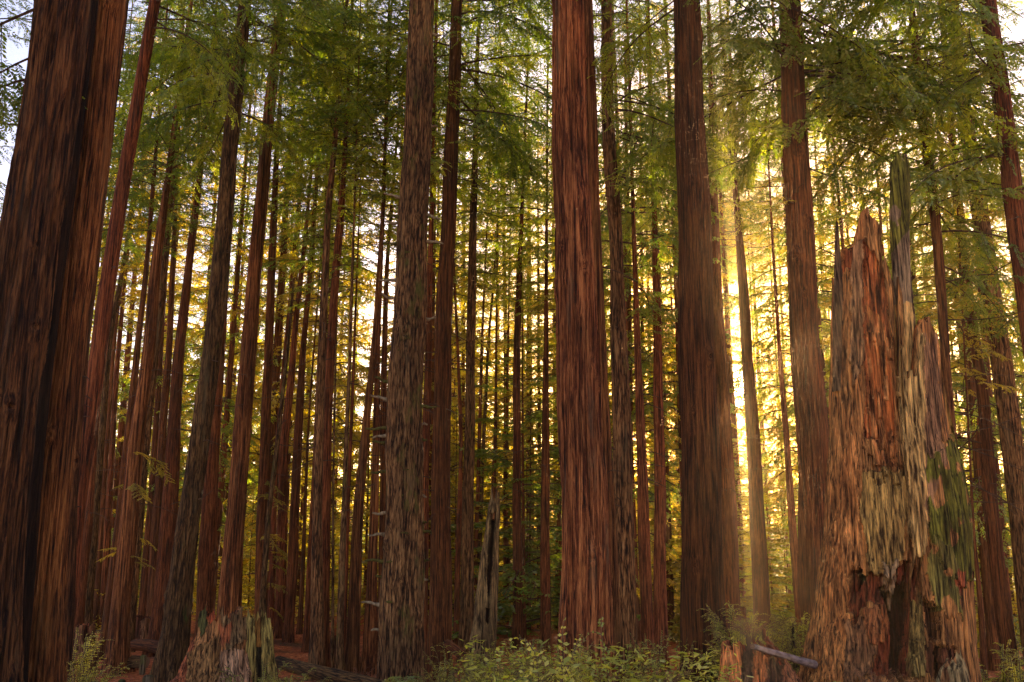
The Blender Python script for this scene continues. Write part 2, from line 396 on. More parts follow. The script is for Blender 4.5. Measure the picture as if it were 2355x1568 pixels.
BOUGH = [bough_mesh(700 + i, 2.6, M['leaf'], droop=.12 + .10 * i) for i in range(4)]
BOUGHY = [bough_mesh(720 + i, 1.6, M['leafy'], droop=.2 + .15 * i, hang=.4) for i in range(3)]

def dead_branches(ax, z0, z1, n, rs, lmin, lmax, thick=.012, up=0.0):
    parts = []
    for k in range(n):
        z = rs.uniform(z0, z1); cx, r = ax(z); a = rs.uniform(0, 2 * PI)
        l = rs.uniform(lmin, lmax); t = np.linspace(0, 1, 6)
        el = rs.uniform(-.35, .3) + up; bend = rs.uniform(-.4, .25); sw = rs.uniform(-.3, .3)
        rad = r * .85 + l * t
        th = a + sw * t ** 2
        p = np.stack([cx + rad * np.cos(th), rad * np.sin(th), z + l * (el * t + bend * t * t)], -1)
        parts.append(tube(p, (thick * (1 - .8 * t) + .003), 4))
        if l > .7:
            for q in (.4, .6, .8):
                b0 = np.array([np.interp(q, t, p[:, j]) for j in range(3)]); d = np.array([math.cos(a + rs.choice([-.8, .8])), math.sin(a + .5), rs.uniform(-.4, .2)]) * l * .3
                parts.append(tube(b0 + d * np.linspace(0, 1, 3)[:, None], np.array([.005, .004, .002]), 3))
    return merge(parts)

TREES = []
def tree(Y, pts, kind, label, name='redwood_tree', crown=('mid', 450, 1.0), twigs=14, H=27, furrow=.03, flare=1.0, knots=0, scallop=0.0, tl=(.25, 1.3), group=None, sapl=False):
    i = len(TREES) + 1
    if Y < 15.5: seg, rows = 230, 620
    elif Y < 21: seg, rows = 150, 460
    elif Y < 30: seg, rows = 56, 190
    else: seg, rows = 24, 90
    me, base, ax, d = trunk_mesh(pts, Y, M[kind], seg, rows, H, furrow, flare, knots, i, scallop)
    root = ob(name, None, None, base); root.empty_display_size = .5
    tag(root, label, 'tree', group)
    rs = np.random.default_rng(i * 13); blocks = [(me[0], me[1], 0)]
    if crown:
        z0 = at(1177, crown[1], Y)[0].z - base.z
        if H - z0 > 3:
            cm = crowns[crown[0]]; cs = crown[2] * 1.08; cr = ob('crown', cm[i % len(cm)], root, (ax(z0 + base.z)[0], 0, z0), rs.uniform(0, 6.28), (cs, cs, max((H - z0) / CL, .6)))
            lean = Vector((ax(H - 2)[0] - ax(z0 + base.z)[0], 0, H - 2 - z0 - base.z)).normalized()
            cr.rotation_mode = 'QUATERNION'; cr.rotation_quaternion = Vector((0, 0, 1)).rotation_difference(lean) @ Quaternion((0, 0, 1), rs.uniform(0, 6.28))
    if twigs:
        zt = at(1177, 0, Y)[0].z; zb = at(1177, 1180, Y)[0].z
        hb = min(zt, crown[1] and at(1177, crown[1] - 60, Y)[0].z if crown else zt, H - .5)
        if hb > zb + 1:
            v, f = dead_branches(ax, zb, hb, twigs, rs, tl[0], tl[1])
            v = v - np.array([0, 0, base.z])
            blocks.append((v, f, 1))
    ob('trunk', mesh('trunk', blocks, [M[kind], M['twig']]), root)
    TREES.append((root, ax, base, Y))
    return root, ax, base

R, Fr = 'redwood_tree', 'fir_tree'
#     Y    points (x, y, width)                                    bark   label
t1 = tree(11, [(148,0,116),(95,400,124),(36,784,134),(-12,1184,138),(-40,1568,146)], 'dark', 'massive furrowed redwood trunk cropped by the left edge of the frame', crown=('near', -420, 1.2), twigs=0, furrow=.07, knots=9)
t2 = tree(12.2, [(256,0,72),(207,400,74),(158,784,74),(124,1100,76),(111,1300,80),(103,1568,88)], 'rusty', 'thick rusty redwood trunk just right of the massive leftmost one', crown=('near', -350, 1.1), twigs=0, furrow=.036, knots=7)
tree(11.9, [(213,0,30),(163,400,32),(113,784,34),(80,1100,32),(48,1568,32)], 'gapshade', 'slim near-black stem added as painted shade between the two biggest left redwoods', crown=('near', -300, 1.0), twigs=0, furrow=.03)  # added stem, its black colour standing in for shade on the rusty trunk
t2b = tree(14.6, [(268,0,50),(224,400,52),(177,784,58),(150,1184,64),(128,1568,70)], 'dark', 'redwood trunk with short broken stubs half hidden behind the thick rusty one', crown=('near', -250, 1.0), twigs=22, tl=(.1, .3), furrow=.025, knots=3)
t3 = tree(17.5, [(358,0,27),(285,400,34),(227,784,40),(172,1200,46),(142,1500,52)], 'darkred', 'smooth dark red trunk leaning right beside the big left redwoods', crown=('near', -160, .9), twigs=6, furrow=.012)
t4 = tree(23, [(565,0,28),(533,300,35),(492,784,41),(460,984,46),(421,1284,54),(403,1440,62),(395,1530,74)], 'fir', 'rough grey-brown fir leaning right behind the broken foreground stump', Fr, crown=('near', 60, .9), twigs=34, tl=(.1, .9), furrow=.035, knots=6, flare=1.3)
t4b = tree(31, [(535,400,16),(507,784,22),(495,984,30),(484,1100,34),(470,1420,42)], 'redfar', 'dark redwood trunk tucked between the rough fir and its straight neighbour', crown=('mid', 350, 1), twigs=10)
t5 = tree(28, [(645,0,22),(615,300,28),(573,784,36),(542,1184,43),(529,1400,54)], 'red', 'straight reddish trunk rising directly behind the broken foreground stump', crown=('mid', 120, 1), twigs=26, furrow=.03)
tree(26, [(384,420,16),(360,600,24),(345,784,28),(318,984,34),(297,1184,42),(272,1450,46),(266,1530,48)], 'red', 'dark trunk standing at the left end of the short log by the path', crown=('deep', 560, 1), twigs=24, furrow=.025, flare=1.2)
tree(29, [(350,450,10),(338,600,12),(318,784,16),(302,934,18),(278,1184,24),(250,1430,30)], 'redfar', 'slimmer trunk leaning close along the left of the short log trunk', crown=('deep', 520, 1), twigs=12)
tree(31, [(395,400,16),(384,550,18),(358,784,20),(335,1000,22),(300,1420,28)], 'fir', 'pinkish-brown trunk hidden low down behind the short log trunk', Fr, crown=('mid', 480, 1), twigs=12)
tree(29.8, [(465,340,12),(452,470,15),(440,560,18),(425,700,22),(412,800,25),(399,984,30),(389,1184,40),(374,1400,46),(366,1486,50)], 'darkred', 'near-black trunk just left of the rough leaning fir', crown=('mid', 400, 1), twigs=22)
tree(34, [(398,600,12),(390,784,15),(375,984,20),(362,1184,26),(350,1420,32)], 'redfar', 'slender dark trunk pressed against the left of the near-black one', crown=('deep', 560, 1), twigs=10)
tree(36, [(370,800,12),(352,1100,16),(340,1250,20),(328,1430,22)], 'darkred', 'narrow red trunk rising behind the two-tone cut stump', crown=('sunny', 700, 1), twigs=10)
tree(33, [(246,700,9),(222,984,12),(205,1184,20),(180,1400,32),(172,1450,36)], 'darkred', 'leftmost dark trunk of the slim cluster beside the big left redwoods', crown=('deep', 640, 1), twigs=14)
tree(35, [(275,650,10),(250,784,14),(236,984,16),(220,1184,20),(203,1400,22)], 'fir', 'brown second trunk of the slim cluster beside the big left redwoods', Fr, crown=('deep', 600, 1), twigs=14)
tree(37, [(280,640,7),(262,784,9),(248,984,10),(235,1184,13),(220,1430,16)], 'redfar', 'thinnest stem in the slim cluster beside the big left redwoods', crown=('sunny', 700, .9), twigs=8)
tree(38, [(282,700,10),(268,850,12),(260,984,14),(248,1184,18),(236,1400,22)], 'redfar', 'rightmost stem of the slim cluster beside the big left redwoods', crown=('sunny', 760, .9), twigs=8)
tree(33, [(640,300,11),(633,420,14),(627,560,18),(618,784,20),(611,984,23),(603,1184,27),(598,1400,29)], 'redfar', 'dark trunk rising behind the mossy pale stump', crown=('deep', 420, 1), twigs=18)
tree(27, [(676,640,5),(663,784,8),(640,1000,10),(617,1184,12),(603,1400,15),(598,1490,17)], 'spruce', 'thin curved greyish sapling leaning right above the mossy pale stump', Fr, crown=None, twigs=8, H=10.5, tl=(.2,.6))
tree(34, [(712,430,8),(700,560,10),(676,784,14),(668,900,17),(655,984,20),(648,1184,24),(643,1440,26)], 'redfar', 'reddish trunk just right of the mossy pale stump', crown=('deep', 520, 1), twigs=16)
tree(37, [(665,700,8),(640,984,12),(630,1184,14),(623,1420,16)], 'darkred', 'narrow dark trunk right behind the mossy pale stump', crown=('mid', 650, 1), twigs=8)
tree(33, [(722,500,10),(715,600,12),(698,784,14),(685,984,20),(678,1184,23),(668,1400,24)], 'darkred', 'red trunk left of the bright meadow gap', crown=('mid', 480, 1), twigs=16)
tree(35, [(722,800,4),(708,984,6),(701,1184,8),(690,1440,12)], 'redfar', 'thin straight stem just inside the bright meadow gap', crown=('sunny', 780, .8), twigs=8)
tree(25, [(776,250,10),(763,400,14),(753,500,15),(741,784,17),(734,984,19),(730,1184,23),(728,1440,31),(728,1530,34)], 'fir', 'pale grey-brown trunk on the red needle floor right of the meadow gap', Fr, crown=('deep', 330, 1), twigs=22, tl=(.2,1.5))
tree(30.5, [(730,900,8),(718,1184,12),(706,1440,16)], 'redfar', 'reddish trunk partly behind the left of the pale grey-brown one', crown=('mid', 700, .9), twigs=6)
tree(25.7, [(800,200,8),(795,300,10),(785,480,16),(775,600,18),(761,784,20),(753,984,21),(748,1184,22),(745,1440,24)], 'redfar', 'dark trunk touching the right side of the pale grey-brown one', crown=('deep', 360, 1), twigs=26, tl=(.3,1.5))
tree(25, [(812,560,6),(805,784,8),(798,984,10),(790,1184,13),(783,1400,15),(780,1540,17)], 'spruce', 'thin greyish stem standing in the middle of the red needle floor', Fr, crown=('mid', 500, .7), twigs=22, H=22)
tree(27, [(818,700,5),(807,984,8),(799,1200,9),(793,1400,10)], 'darkred', 'very thin red stem hugging the right of the thin greyish one', crown=('mid', 640, .7), twigs=8, H=22)
tree(26.6, [(772,800,4),(766,1100,5),(765,1400,7)], 'spruce', 'pencil-thin dark stem in front of the small dark stump', Fr, crown=('mid', 760, .5), twigs=10, H=17, tl=(.2,.7))
tree(25.4, [(882,450,9),(880,520,10),(872,600,11),(862,784,13),(840,984,19),(823,1184,24),(814,1400,28)], 'red', 'dark red trunk leaning right behind the heap of dead bracken', crown=('mid', 480, .9), twigs=18)
tree(25.9, [(880,500,8),(872,700,11),(868,800,12),(865,984,17),(860,1184,20),(853,1400,28),(850,1530,33)], 'red', 'upright red trunk left of the stubby mossy spruce', crown=('mid', 520, .9), twigs=18)
tree(28, [(898,500,8),(890,600,10),(884,784,14),(881,984,15),(880,1184,16),(878,1400,20)], 'redfar', 'narrow trunk squeezed against the left side of the stubby mossy spruce', crown=('mid', 500, .9), twigs=12)
t18 = tree(20, [(971,0,55),(958,350,61),(938,784,75),(934,984,80),(930,1184,84),(927,1400,98),(926,1540,110)], 'spruce', 'big central spruce with ringed bark and mossy broken branch stubs', 'spruce_tree', crown=('near', -150, 1), twigs=0, furrow=.035, knots=10, scallop=.12, flare=.8)
tree(26, [(992,480,10),(988,650,14),(985,784,15),(980,984,18),(974,1184,22),(970,1500,27)], 'redfar', 'reddish trunk peeking out behind the right side of the central spruce', crown=('mid', 420, .9), twigs=14)
t19 = tree(24.6, [(1051,0,26),(1037,350,33),(1020,784,39),(1016,984,42),(1012,1184,45),(1011,1400,51),(1010,1520,55)], 'redfar', 'tall even dark red trunk right of the central spruce', crown=('near', 20, .9), twigs=46, tl=(.3,2.2), furrow=.02)
t20 = tree(28.4, [(1094,280,12),(1091,400,15),(1088,500,18),(1083,700,20),(1080,984,23),(1076,1184,26),(1073,1400,31),(1072,1490,34)], 'fir', 'pale flaky-barked trunk directly left of the dark leaning snag', Fr, crown=('mid', 300, 1), twigs=26, tl=(.3,1.6))
tree(31, [(1054,850,7),(1060,984,9),(1056,1184,12),(1050,1400,14)], 'redfar', 'slim brown stem between the even dark red trunk and the flaky one', crown=('mid', 700, .8), twigs=10)
tree(36, [(1116,600,4),(1108,784,6),(1103,984,8),(1096,1184,10),(1090,1400,12)], 'redfar', 'left one of two thin parallel stems rising above the dark leaning snag', crown=('mid', 600, .8), twigs=14)
tree(38, [(1136,625,5),(1123,784,6),(1113,984,8),(1105,1184,10),(1098,1400,12)], 'spruce', 'right one of two thin parallel stems rising above the dark leaning snag', Fr, crown=('mid', 560, .8), twigs=14)
tree(36, [(1141,780,5),(1139,984,8),(1134,1150,12),(1130,1400,16)], 'redfar', 'thin trunk lined up directly behind the top of the dark snag', crown=('mid', 720, .8), twigs=12)
tree(40, [(1168,800,5),(1165,984,7),(1163,1184,9),(1166,1400,12)], 'redfar', 'slight stem left of the straight dark trunk in the middle of the forest', crown=('sunny', 700, .8), twigs=12)
tree(31, [(1200,480,8),(1195,600,12),(1188,784,17),(1188,984,18),(1189,1184,20),(1190,1400,23)], 'darkred', 'straight dark trunk above the left part of the large leafy shrub', crown=('mid', 500, 1), twigs=26)
tree(30.5, [(1256,640,8),(1255,800,12),(1254,984,17),(1253,1184,21),(1254,1400,24)], 'redfar', 'reddish trunk standing alone left of the great twin redwood', crown=('mid', 740, .9), twigs=26)
tree(36, [(1220,1000,3),(1219,1100,4),(1217,1400,6)], 'spruce', 'wispy dark stem midway between two trunks behind the large leafy shrub', Fr, crown=('sunny', 1000, .5), twigs=14, H=9, tl=(.2,.8))
tree(38, [(1288,900,6),(1286,1100,8),(1285,1184,10),(1284,1400,15)], 'redfar', 'far sunlit orange stem touching the left edge of the great twin redwood', crown=('sunny', 900, .8), twigs=8)
t25 = tree(16.5, [(1305,0,70),(1313,350,75),(1325,784,88),(1333,984,94),(1342,1184,102),(1348,1400,112),(1352,1568,122)], 'red', 'great twin redwood in the centre, its thick front trunk deeply furrowed', crown=('near', -300, 1.1), twigs=0, furrow=.06, knots=10)
t25b = tree(18.4, [(1345,0,34),(1357,350,38),(1372,784,42),(1381,984,46),(1388,1184,52),(1396,1500,60)], 'red', 'narrower redwood trunk pressed behind the right of the great twin one', crown=('near', -250, .9), twigs=5, furrow=.022)
t26 = tree(21, [(1394,0,24),(1399,350,30),(1409,450,31),(1418,600,33),(1423,784,37),(1430,984,43),(1433,1184,46),(1435,1400,57),(1436,1520,62)], 'fir', 'tall grey-green flecked trunk kinked high up, right of the twin redwood', Fr, crown=('near', 180, .8), twigs=10, furrow=.025)
tree(24.5, [(1458,560,10),(1465,784,14),(1472,984,20),(1480,1184,28),(1486,1400,28)], 'redfar', 'red trunk overhung by sprays between the grey-green and the forked trunk', crown=('mid', 800, .9), twigs=22)
t28 = tree(27, [(1500,330,9),(1505,500,13),(1512,784,20),(1515,984,24),(1518,1184,28),(1518,1420,31)], 'redfar', 'mid-sized trunk with crooked limbs left of the wide smooth redwood', crown=('mid', 240, .9), twigs=30, tl=(.5,2.2))
t29 = tree(17, [(1576,0,62),(1587,350,70),(1604,784,84),(1609,984,88),(1613,1184,94),(1618,1400,104),(1621,1568,112)], 'darkred', 'wide smooth redwood trunk immediately left of the sun glow', crown=('near', -300, 1.1), twigs=0, furrow=.018, knots=5)
tree(30, [(1645,560,20),(1652,784,32),(1661,984,38),(1672,1184,44),(1680,1400,50)], 'darkred', 'silhouetted trunk half behind the right of the wide smooth redwood', crown=('mid', 500, .8), twigs=12)
tree(38, [(1662,560,8),(1674,784,12),(1688,984,14),(1699,1184,16),(1706,1400,19)], 'redfar', 'thin trunk crossing the sun disc in the bright gap', crown=('mid', 480, .7), twigs=8)
t32 = tree(32, [(1694,480,14),(1704,600,20),(1716,784,27),(1731,984,30),(1742,1184,36),(1750,1400,40)], 'darkred', 'dark trunk on the right side of the sun gap', crown=('mid', 420, .8), twigs=16)
tree(30, [(1768,400,4),(1776,550,6),(1790,784,10),(1806,984,14),(1820,1184,18),(1836,1380,23)], 'redfar', 'slender leaning trunk between the sun gap and the ribbed redwood', crown=('mid', 380, .6), twigs=26, H=22)
t34 = tree(19, [(1813,0,50),(1830,350,60),(1853,784,70),(1868,984,76),(1878,1184,82),(1884,1400,90)], 'darkred', 'stout finely ribbed redwood trunk just left of the giant hollow snag', crown=('near', -100, 1), twigs=8, furrow=.018, tl=(.3, 1.2), knots=6)
t35 = tree(19.5, [(2093,0,16),(2118,250,23),(2149,500,23),(2171,784,24),(2185,984,26),(2200,1184,28),(2212,1450,32)], 'redfar', 'dark leaning stem crossing behind the right shoulder of the giant snag', crown=('near', 200, .7), twigs=34, tl=(.4,2.2))
t36 = tree(24.5, [(2190,0,26),(2205,150,32),(2232,350,38),(2255,500,42),(2292,784,48),(2320,984,54),(2345,1184,58),(2385,1500,64)], 'fir', 'scaly-barked brown trunk running down to the right edge of the frame', Fr, crown=('mid', 100, 1), twigs=30, tl=(.3,1.6))
t37 = tree(18.5, [(2270,0,40),(2307,250,46),(2332,450,47),(2350,600,50),(2375,784,52),(2420,1200,58),(2450,1568,62)], 'darkred', 'dark trunk leaving the frame through its upper right edge', crown=('near', -60, .9), twigs=10)
tree(25, [(2210,500,14),(2230,700,24),(2260,900,29),(2267,984,30),(2279,1184,36),(2303,1400,38),(2325,1540,45)], 'darkred', 'brick-red trunk low on the right beside the scaly one', crown=('sunny', 640, .8), twigs=24)
tree(23, [(2222,900,5),(2232,1100,6),(2240,1250,9),(2255,1400,14),(2262,1530,16)], 'redfar', 'thin dark stem right beside the base of the giant hollow snag', crown=('sunny', 900, .6), twigs=22, H=13, tl=(.3,1.0))

tl_ = tree(21, [(-40,0,34),(-62,400,38),(-90,800,42),(-120,1568,50)], 'redfar', 'tree just outside the left edge whose dark boughs fill the upper left corner', crown=('near', 620, 1.0), twigs=10)
# boughs hanging into view from chosen trees
def hang_boughs(T, specs, lib, seed=0):
    root, ax, base = T; rs = np.random.default_rng(900 + seed)
    for (y, side, sc, n) in specs:
        for k in range(n):
            z = at(1177, y + rs.uniform(-45, 45), base.y)[0].z; cx, r = ax(z)
            a = (0 if side > 0 else PI) + rs.uniform(-1.1, 1.1)
            b = ob('bough', lib[rs.integers(len(lib))], root, (cx + r * .7 * math.cos(a), r * .7 * math.sin(a), z - base.z))
            b.rotation_euler = (rs.uniform(-.3, .3), rs.uniform(-.1, .5), a); s = sc * rs.uniform(.75, 1.25); b.scale = (s, s, s)
hang_boughs(t34, [(-20, 1, 1.5, 4), (60, 1, 1.6, 5), (150, 1, 1.4, 4), (260, 1, 1.1, 4), (380, 1, .7, 2), (30, -1, 1.3, 4), (180, -1, 1.1, 3), (320, -1, .8, 2)], BOUGH, 1)
hang_boughs(t34, [(270, 1, .5, 2), (430, 1, .45, 2), (490, -1, .35, 1)], BOUGHY, 2)
hang_boughs(t35, [(20, -1, 1.6, 6), (120, 1, 1.4, 5), (130, -1, 1.5, 5), (240, -1, 1.3, 5), (260, 1, 1.2, 4), (370, -1, 1.1, 4), (380, 1, 1.1, 4), (500, 1, 1, 4), (640, 1, .9, 3), (700, -1, .7, 2)], BOUGH, 3)
hang_boughs(t36, [(60, -1, 1.2, 4), (300, 1, 1.1, 4), (500, 1, 1, 4), (600, -1, 1, 4), (760, 1, .9, 3), (950, 1, .8, 3)], BOUGH, 4)
hang_boughs(t37, [(20, -1, 1.2, 4), (160, -1, 1.2, 5), (350, -1, 1, 4)], BOUGH, 5)
hang_boughs(t29, [(-40, 1, 1.6, 4), (-10, -1, 1.2, 3)], BOUGH, 6)
hang_boughs(t28, [(420, 1, 1.0, 4), (460, -1, 1.0, 5), (560, -1, .8, 2), (330, 1, 1.0, 4), (340, -1, 1.1, 4)], BOUGH, 7)
hang_boughs(t4, [(0, 1, 1.4, 4), (60, -1, 1.5, 5), (150, -1, 1.5, 5), (220, -1, 1.2, 4), (40, 1, 1.3, 4), (260, 1, 1.0, 2)], BOUGH, 8)
hang_boughs(t3, [(-30, 1, 1.4, 4), (60, 1, 1.2, 3)], BOUGH, 9)
hang_boughs(t1, [(0, -1, 1.0, 4), (120, -1, .9, 3)], BOUGH, 10)
hang_boughs(t19, [(40, 1, 1.6, 5), (120, 1, 1.6, 4), (240, 1, 1.5, 4), (360, -1, 1.0, 3), (100, -1, 1.3, 3)], BOUGH, 11)
hang_boughs(t26, [(200, 1, 1.1, 4), (300, 1, 1.1, 4), (420, 1, .9, 3), (240, -1, .8, 2)], BOUGH, 12)
hang_boughs(t5, [(20, 1, 1.5, 5), (120, 1, 1.3, 4), (60, -1, 1.4, 4), (250, 1, 1.1, 3)], BOUGH, 13)
# drooping low sprays on the trunks of the left half
L6 = TREES[8]; hang_boughs((L6[0], L6[1], L6[2]), [(1085, 1, .65, 3), (1090, -1, .4, 1), (1270, 1, .35, 2), (1270, -1, .35, 2), (1330, 1, .3, 1)], BOUGHY, 14)
L9 = TREES[18]; hang_boughs((L9[0], L9[1], L9[2]), [(1130, 1, .7, 2), (1200, 1, .7, 3), (1300, 1, .6, 3), (1350, 1, .5, 2), (1250, -1, .5, 2)], BOUGHY, 15)

# stubs on the central spruce
root, ax, base = t18
def stub(x, y, dx, dy, thick=.036, back=False):
    p0, t = at(x, y, 20); cx, r = ax(p0.z); z = p0.z - base.z; l = dx * t / F; s = 1 if l > 0 else -1
    tt = np.linspace(0, 1, 7)
    x0 = cx + s * r * .75; x1 = cx + s * (r + abs(l))
    p = np.stack([x0 + (x1 - x0) * tt, -(.25 * r) + 0 * tt + .05 * np.sin(tt * 4), z - dy * t / F * tt ** 1.6 + .015 * np.sin(tt * 9 + y)], -1)
    v, f = tube(p, thick * (1.5 - 1.0 * tt) * (1 + .2 * np.sin(tt * 17 + y)), 8)
    o = ob('branch_stub', mesh('branch_stub', [(v, f, 0)], [M['moss' if random.random() < .3 else 'stub']]), root)
for (y, dl, dyl) in [(455,-38,-8),(500,-34,-4),(515,-32,-2),(560,-34,3),(645,-40,2),(690,-32,-12),(880,-34,-12),(920,-40,-10),(985,-50,3),(1000,-34,8),(1018,-34,-1),(1085,-38,2),(1180,-32,1),(1228,-36,2),(1290,-44,-3),(1325,-18,-1),(1390,-46,-8),(1446,-20,1)]: stub(0, y, dl, dyl)
for (y, dl, dyl) in [(495,30,14),(555,38,8),(735,26,-2),(935,36,3),(976,14,0),(1010,14,3),(1220,22,4),(1288,16,0),(1330,14,2),(1140,10,2),(1200,10,2),(80,20,8),(290,16,6)]: stub(0, y, dl, dyl)
def moss_clump(y, dx):
    p0, t = at(0, y, 20); cx, r = ax(p0.z); a = -PI / 2 + dx
    th = np.arange(24) / 24 * 2 * PI; ph = np.linspace(0, PI, 12)
    n = fbm(np.stack([np.cos(th)[None] * 2 + ph[:, None], np.sin(th)[None] * 2 + y + 0 * ph[:, None], ph[:, None] + 0 * th[None]], -1), 3)
    rr_ = (.6 + .9 * n); sx, sy, sz = .10, .05, .03
    v = np.stack([cx + r * math.cos(a) + rr_ * sx * np.sin(ph)[:, None] * np.cos(th)[None], r * math.sin(a) + rr_ * sy * np.sin(ph)[:, None] * np.sin(th)[None], p0.z - base.z + rr_ * sz * np.cos(ph)[:, None]], -1).reshape(-1, 3)
    ob('moss_pad', mesh('moss_pad', [(v, grid_quads(12, 24), 0)], [M['moss']]), root)
for y, dx in [(590,-.1),(690,.0),(800,.1),(812,-.3),(1082,.15),(1090,-.2),(1140,-.1),(1225,.1),(1290,-.6),(1380,-.5)]: moss_clump(y, dx)

# ------------------------------------------------------------------ filler trees farther back
named = [('the big left redwoods', 0, 250), ('the slim left cluster', 250, 420), ('the rough leaning fir', 420, 600), ('the mossy pale stump', 600, 720), ('the pale grey-brown trunk', 720, 850), ('the central spruce', 850, 1000), ('the even dark red trunk', 1000, 1180), ('the great twin redwood', 1180, 1400), ('the grey-green flecked trunk', 1400, 1560), ('the wide smooth redwood', 1560, 1660), ('the sun gap', 1660, 1810), ('the ribbed redwood', 1810, 1900), ('the giant hollow snag', 1900, 2200), ('the scaly right-hand trunk', 2200, 2600)]
def near_name(vx):
    for n, a, b in named:
        if a <= vx < b: return n
    return named[0][0] if vx < 0 else named[-1][0]
far_trunks = []
for k in range(4):
    zz = np.linspace(-.5, 30, 40); th = np.arange(12) / 12 * 2 * PI
    rr = (1 - .8 * np.clip(zz, 0, 30) / 30) * (1 + .5 * np.exp(-np.clip(zz, 0, 9) / .5))
    q = np.stack([np.cos(th)[None] + 0 * zz[:, None], np.sin(th)[None] + 0 * zz[:, None], zz[:, None] * .3 + 0 * th[None]], -1)
    r2 = rr[:, None] * (1 + .25 * (fbm(q * 2 + k * 7, 2) - .5))
    bend = .25 * np.sin(zz * .13 + k)
    v = np.stack([r2 * np.cos(th)[None] + bend[:, None], r2 * np.sin(th)[None], zz[:, None] + 0 * r2], -1).reshape(-1, 3)
    far_trunks.append(v)
def far_trunk(k, rad):
    v = far_trunks[k].copy(); v[:, :2] *= rad; return mesh('trunk', [(v, grid_quads(40, 12), 0)], [M['redfar']])
FT = [[far_trunk(k, r) for r in (.11, .17, .24)] for k in range(4)]
rf = np.random.default_rng(41)
spots = []
def vx_of(x, y): return 1177 + F * x / (y * math.cos(PITCH))
tries = 0
while len(spots) < 105 and tries < 6000:
    tries += 1
    vx = rf.uniform(-90, 2440); Yd = rf.uniform(37 if vx < 1420 else 31, 66); x = (vx - 1177) / F * Yd * math.cos(PITCH)
    if 1672 < vx < 1800 and Yd < 40: continue
    if any((x - a) ** 2 + (Yd - b) ** 2 < 4 for a, b, _ in spots): continue
    spots.append((x, Yd, vx))
for vx, Yd in ((1632, 44), (1660, 52), (1754, 55), (1806, 50), (1734, 41), (1700, 46), (1440, 36), (1530, 38), (1560, 45), (1240, 40), (1920, 36), (2000, 40), (2075, 37)): spots.append(((vx - 1177) / F * Yd * math.cos(PITCH), Yd, vx))
for k, (x, Yd, vx) in enumerate(spots):
    z = float(gz(x, Yd)); H = rf.uniform(24, 34); z0 = rf.uniform(.5, 8)
    if 1625 < vx < 1815: z0 = max(z0, at(vx, 640, Yd)[0].z - z)
    H = max(H, z0 + 7)
    nm = near_name(vx)
    root = ob('conifer_tree', None, None, (x, Yd, z)); tag(root, 'slim background conifer far off in the gaps around ' + nm, 'tree', 'far conifers seen around ' + nm)
    lx = rf.uniform(-.02, .02)
    if 1655 < vx < 1815: lx = 0
    ob('trunk', FT[k % 4][rf.integers(3)], root, (0, 0, 0), rf.uniform(0, 6), (1, 1, H / 30))
    kd = rf.choice(['mid', 'sunny', 'sunny', 'mid'])
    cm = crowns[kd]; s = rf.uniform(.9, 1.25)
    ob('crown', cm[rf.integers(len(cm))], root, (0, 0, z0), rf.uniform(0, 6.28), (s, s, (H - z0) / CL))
    root.rotation_euler = (0, lx, 0)
# young trees filling the lower gaps
rf = np.random.default_rng(77)
ysp = []
tries = 0
while len(ysp) < 80 and tries < 6000:
    tries += 1
    Yd = rf.uniform(33, 66); vx = rf.uniform(160, 2420)
    if vx < 900 and Yd < 42: continue
    x = (vx - 1177) / F * Yd * math.cos(PITCH)
    if any((x - a) ** 2 + (Yd - b) ** 2 < 2.4 for a, b, _ in ysp): continue
    ysp.append((x, Yd, vx))
for vx, Yd in ((1700, 36), (1765, 39), (1640, 42), (1800, 44), (1540, 38), (1235, 37), (1160, 40), (1440, 42), (700, 46), (580, 47)): ysp.append(((vx - 1177) / F * Yd * math.cos(PITCH), Yd, vx))
for k, (x, Yd, vx) in enumerate(ysp):
    z = float(gz(x, Yd)); s = rf.uniform(.8, 2.0)
    if 1655 < vx < 1815: s = min(s, 1.15)
    nm = near_name(vx)
    root = ob('young_conifer', None, None, (x, Yd, z)); tag(root, 'young yellow-green conifer low in the gaps around ' + nm, 'tree', 'young conifers seen around ' + nm)
    ob('trunk', FT[k % 4][0], root, (0, 0, 0), 0, (.4 * s, .4 * s, 7.0 * s / 30))
    kd = 'young' if rf.random() < .78 else 'youngd'; cm = crowns[kd]
    ob('crown', cm[rf.integers(len(cm))], root, (0, 0, .25), rf.uniform(0, 6.28), (s * 1.15, s * 1.15, s))

# ------------------------------------------------------------------ far wood (reads as one mass)
rf = np.random.default_rng(5)
n = 9000
a = rf.uniform(-.75, .75, n); dist = rf.uniform(100, 122, n)
fx = dist * np.tan(a); hh = rf.random(n) * (15 + 6 * fbm(np.stack([fx * .07, dist * .05, 0 * fx], -1), 2)); fz = gz(fx, dist) + hh
c0 = np.stack([fx, dist, fz], -1)
D = rf.normal(0, 1, (n, 20, 2, 3)) * np.array([.5, .5, .32]); ctr = c0[:, None] + rf.normal(0, .9, (n, 20, 3))
quad = np.stack([ctr - D[:, :, 0] * .5, ctr + D[:, :, 1] * .22, ctr + D[:, :, 0] * .5, ctr - D[:, :, 1] * .22], 2).reshape(-1, 3)
tag(ob('far_wood', mesh('far_wood', [(quad, np.arange(len(quad)).reshape(-1, 4), 0)], [M['leafy']], smooth=False)), 'hazy yellow-green wood far behind all the trunks', 'woodland', None, 'stuff')

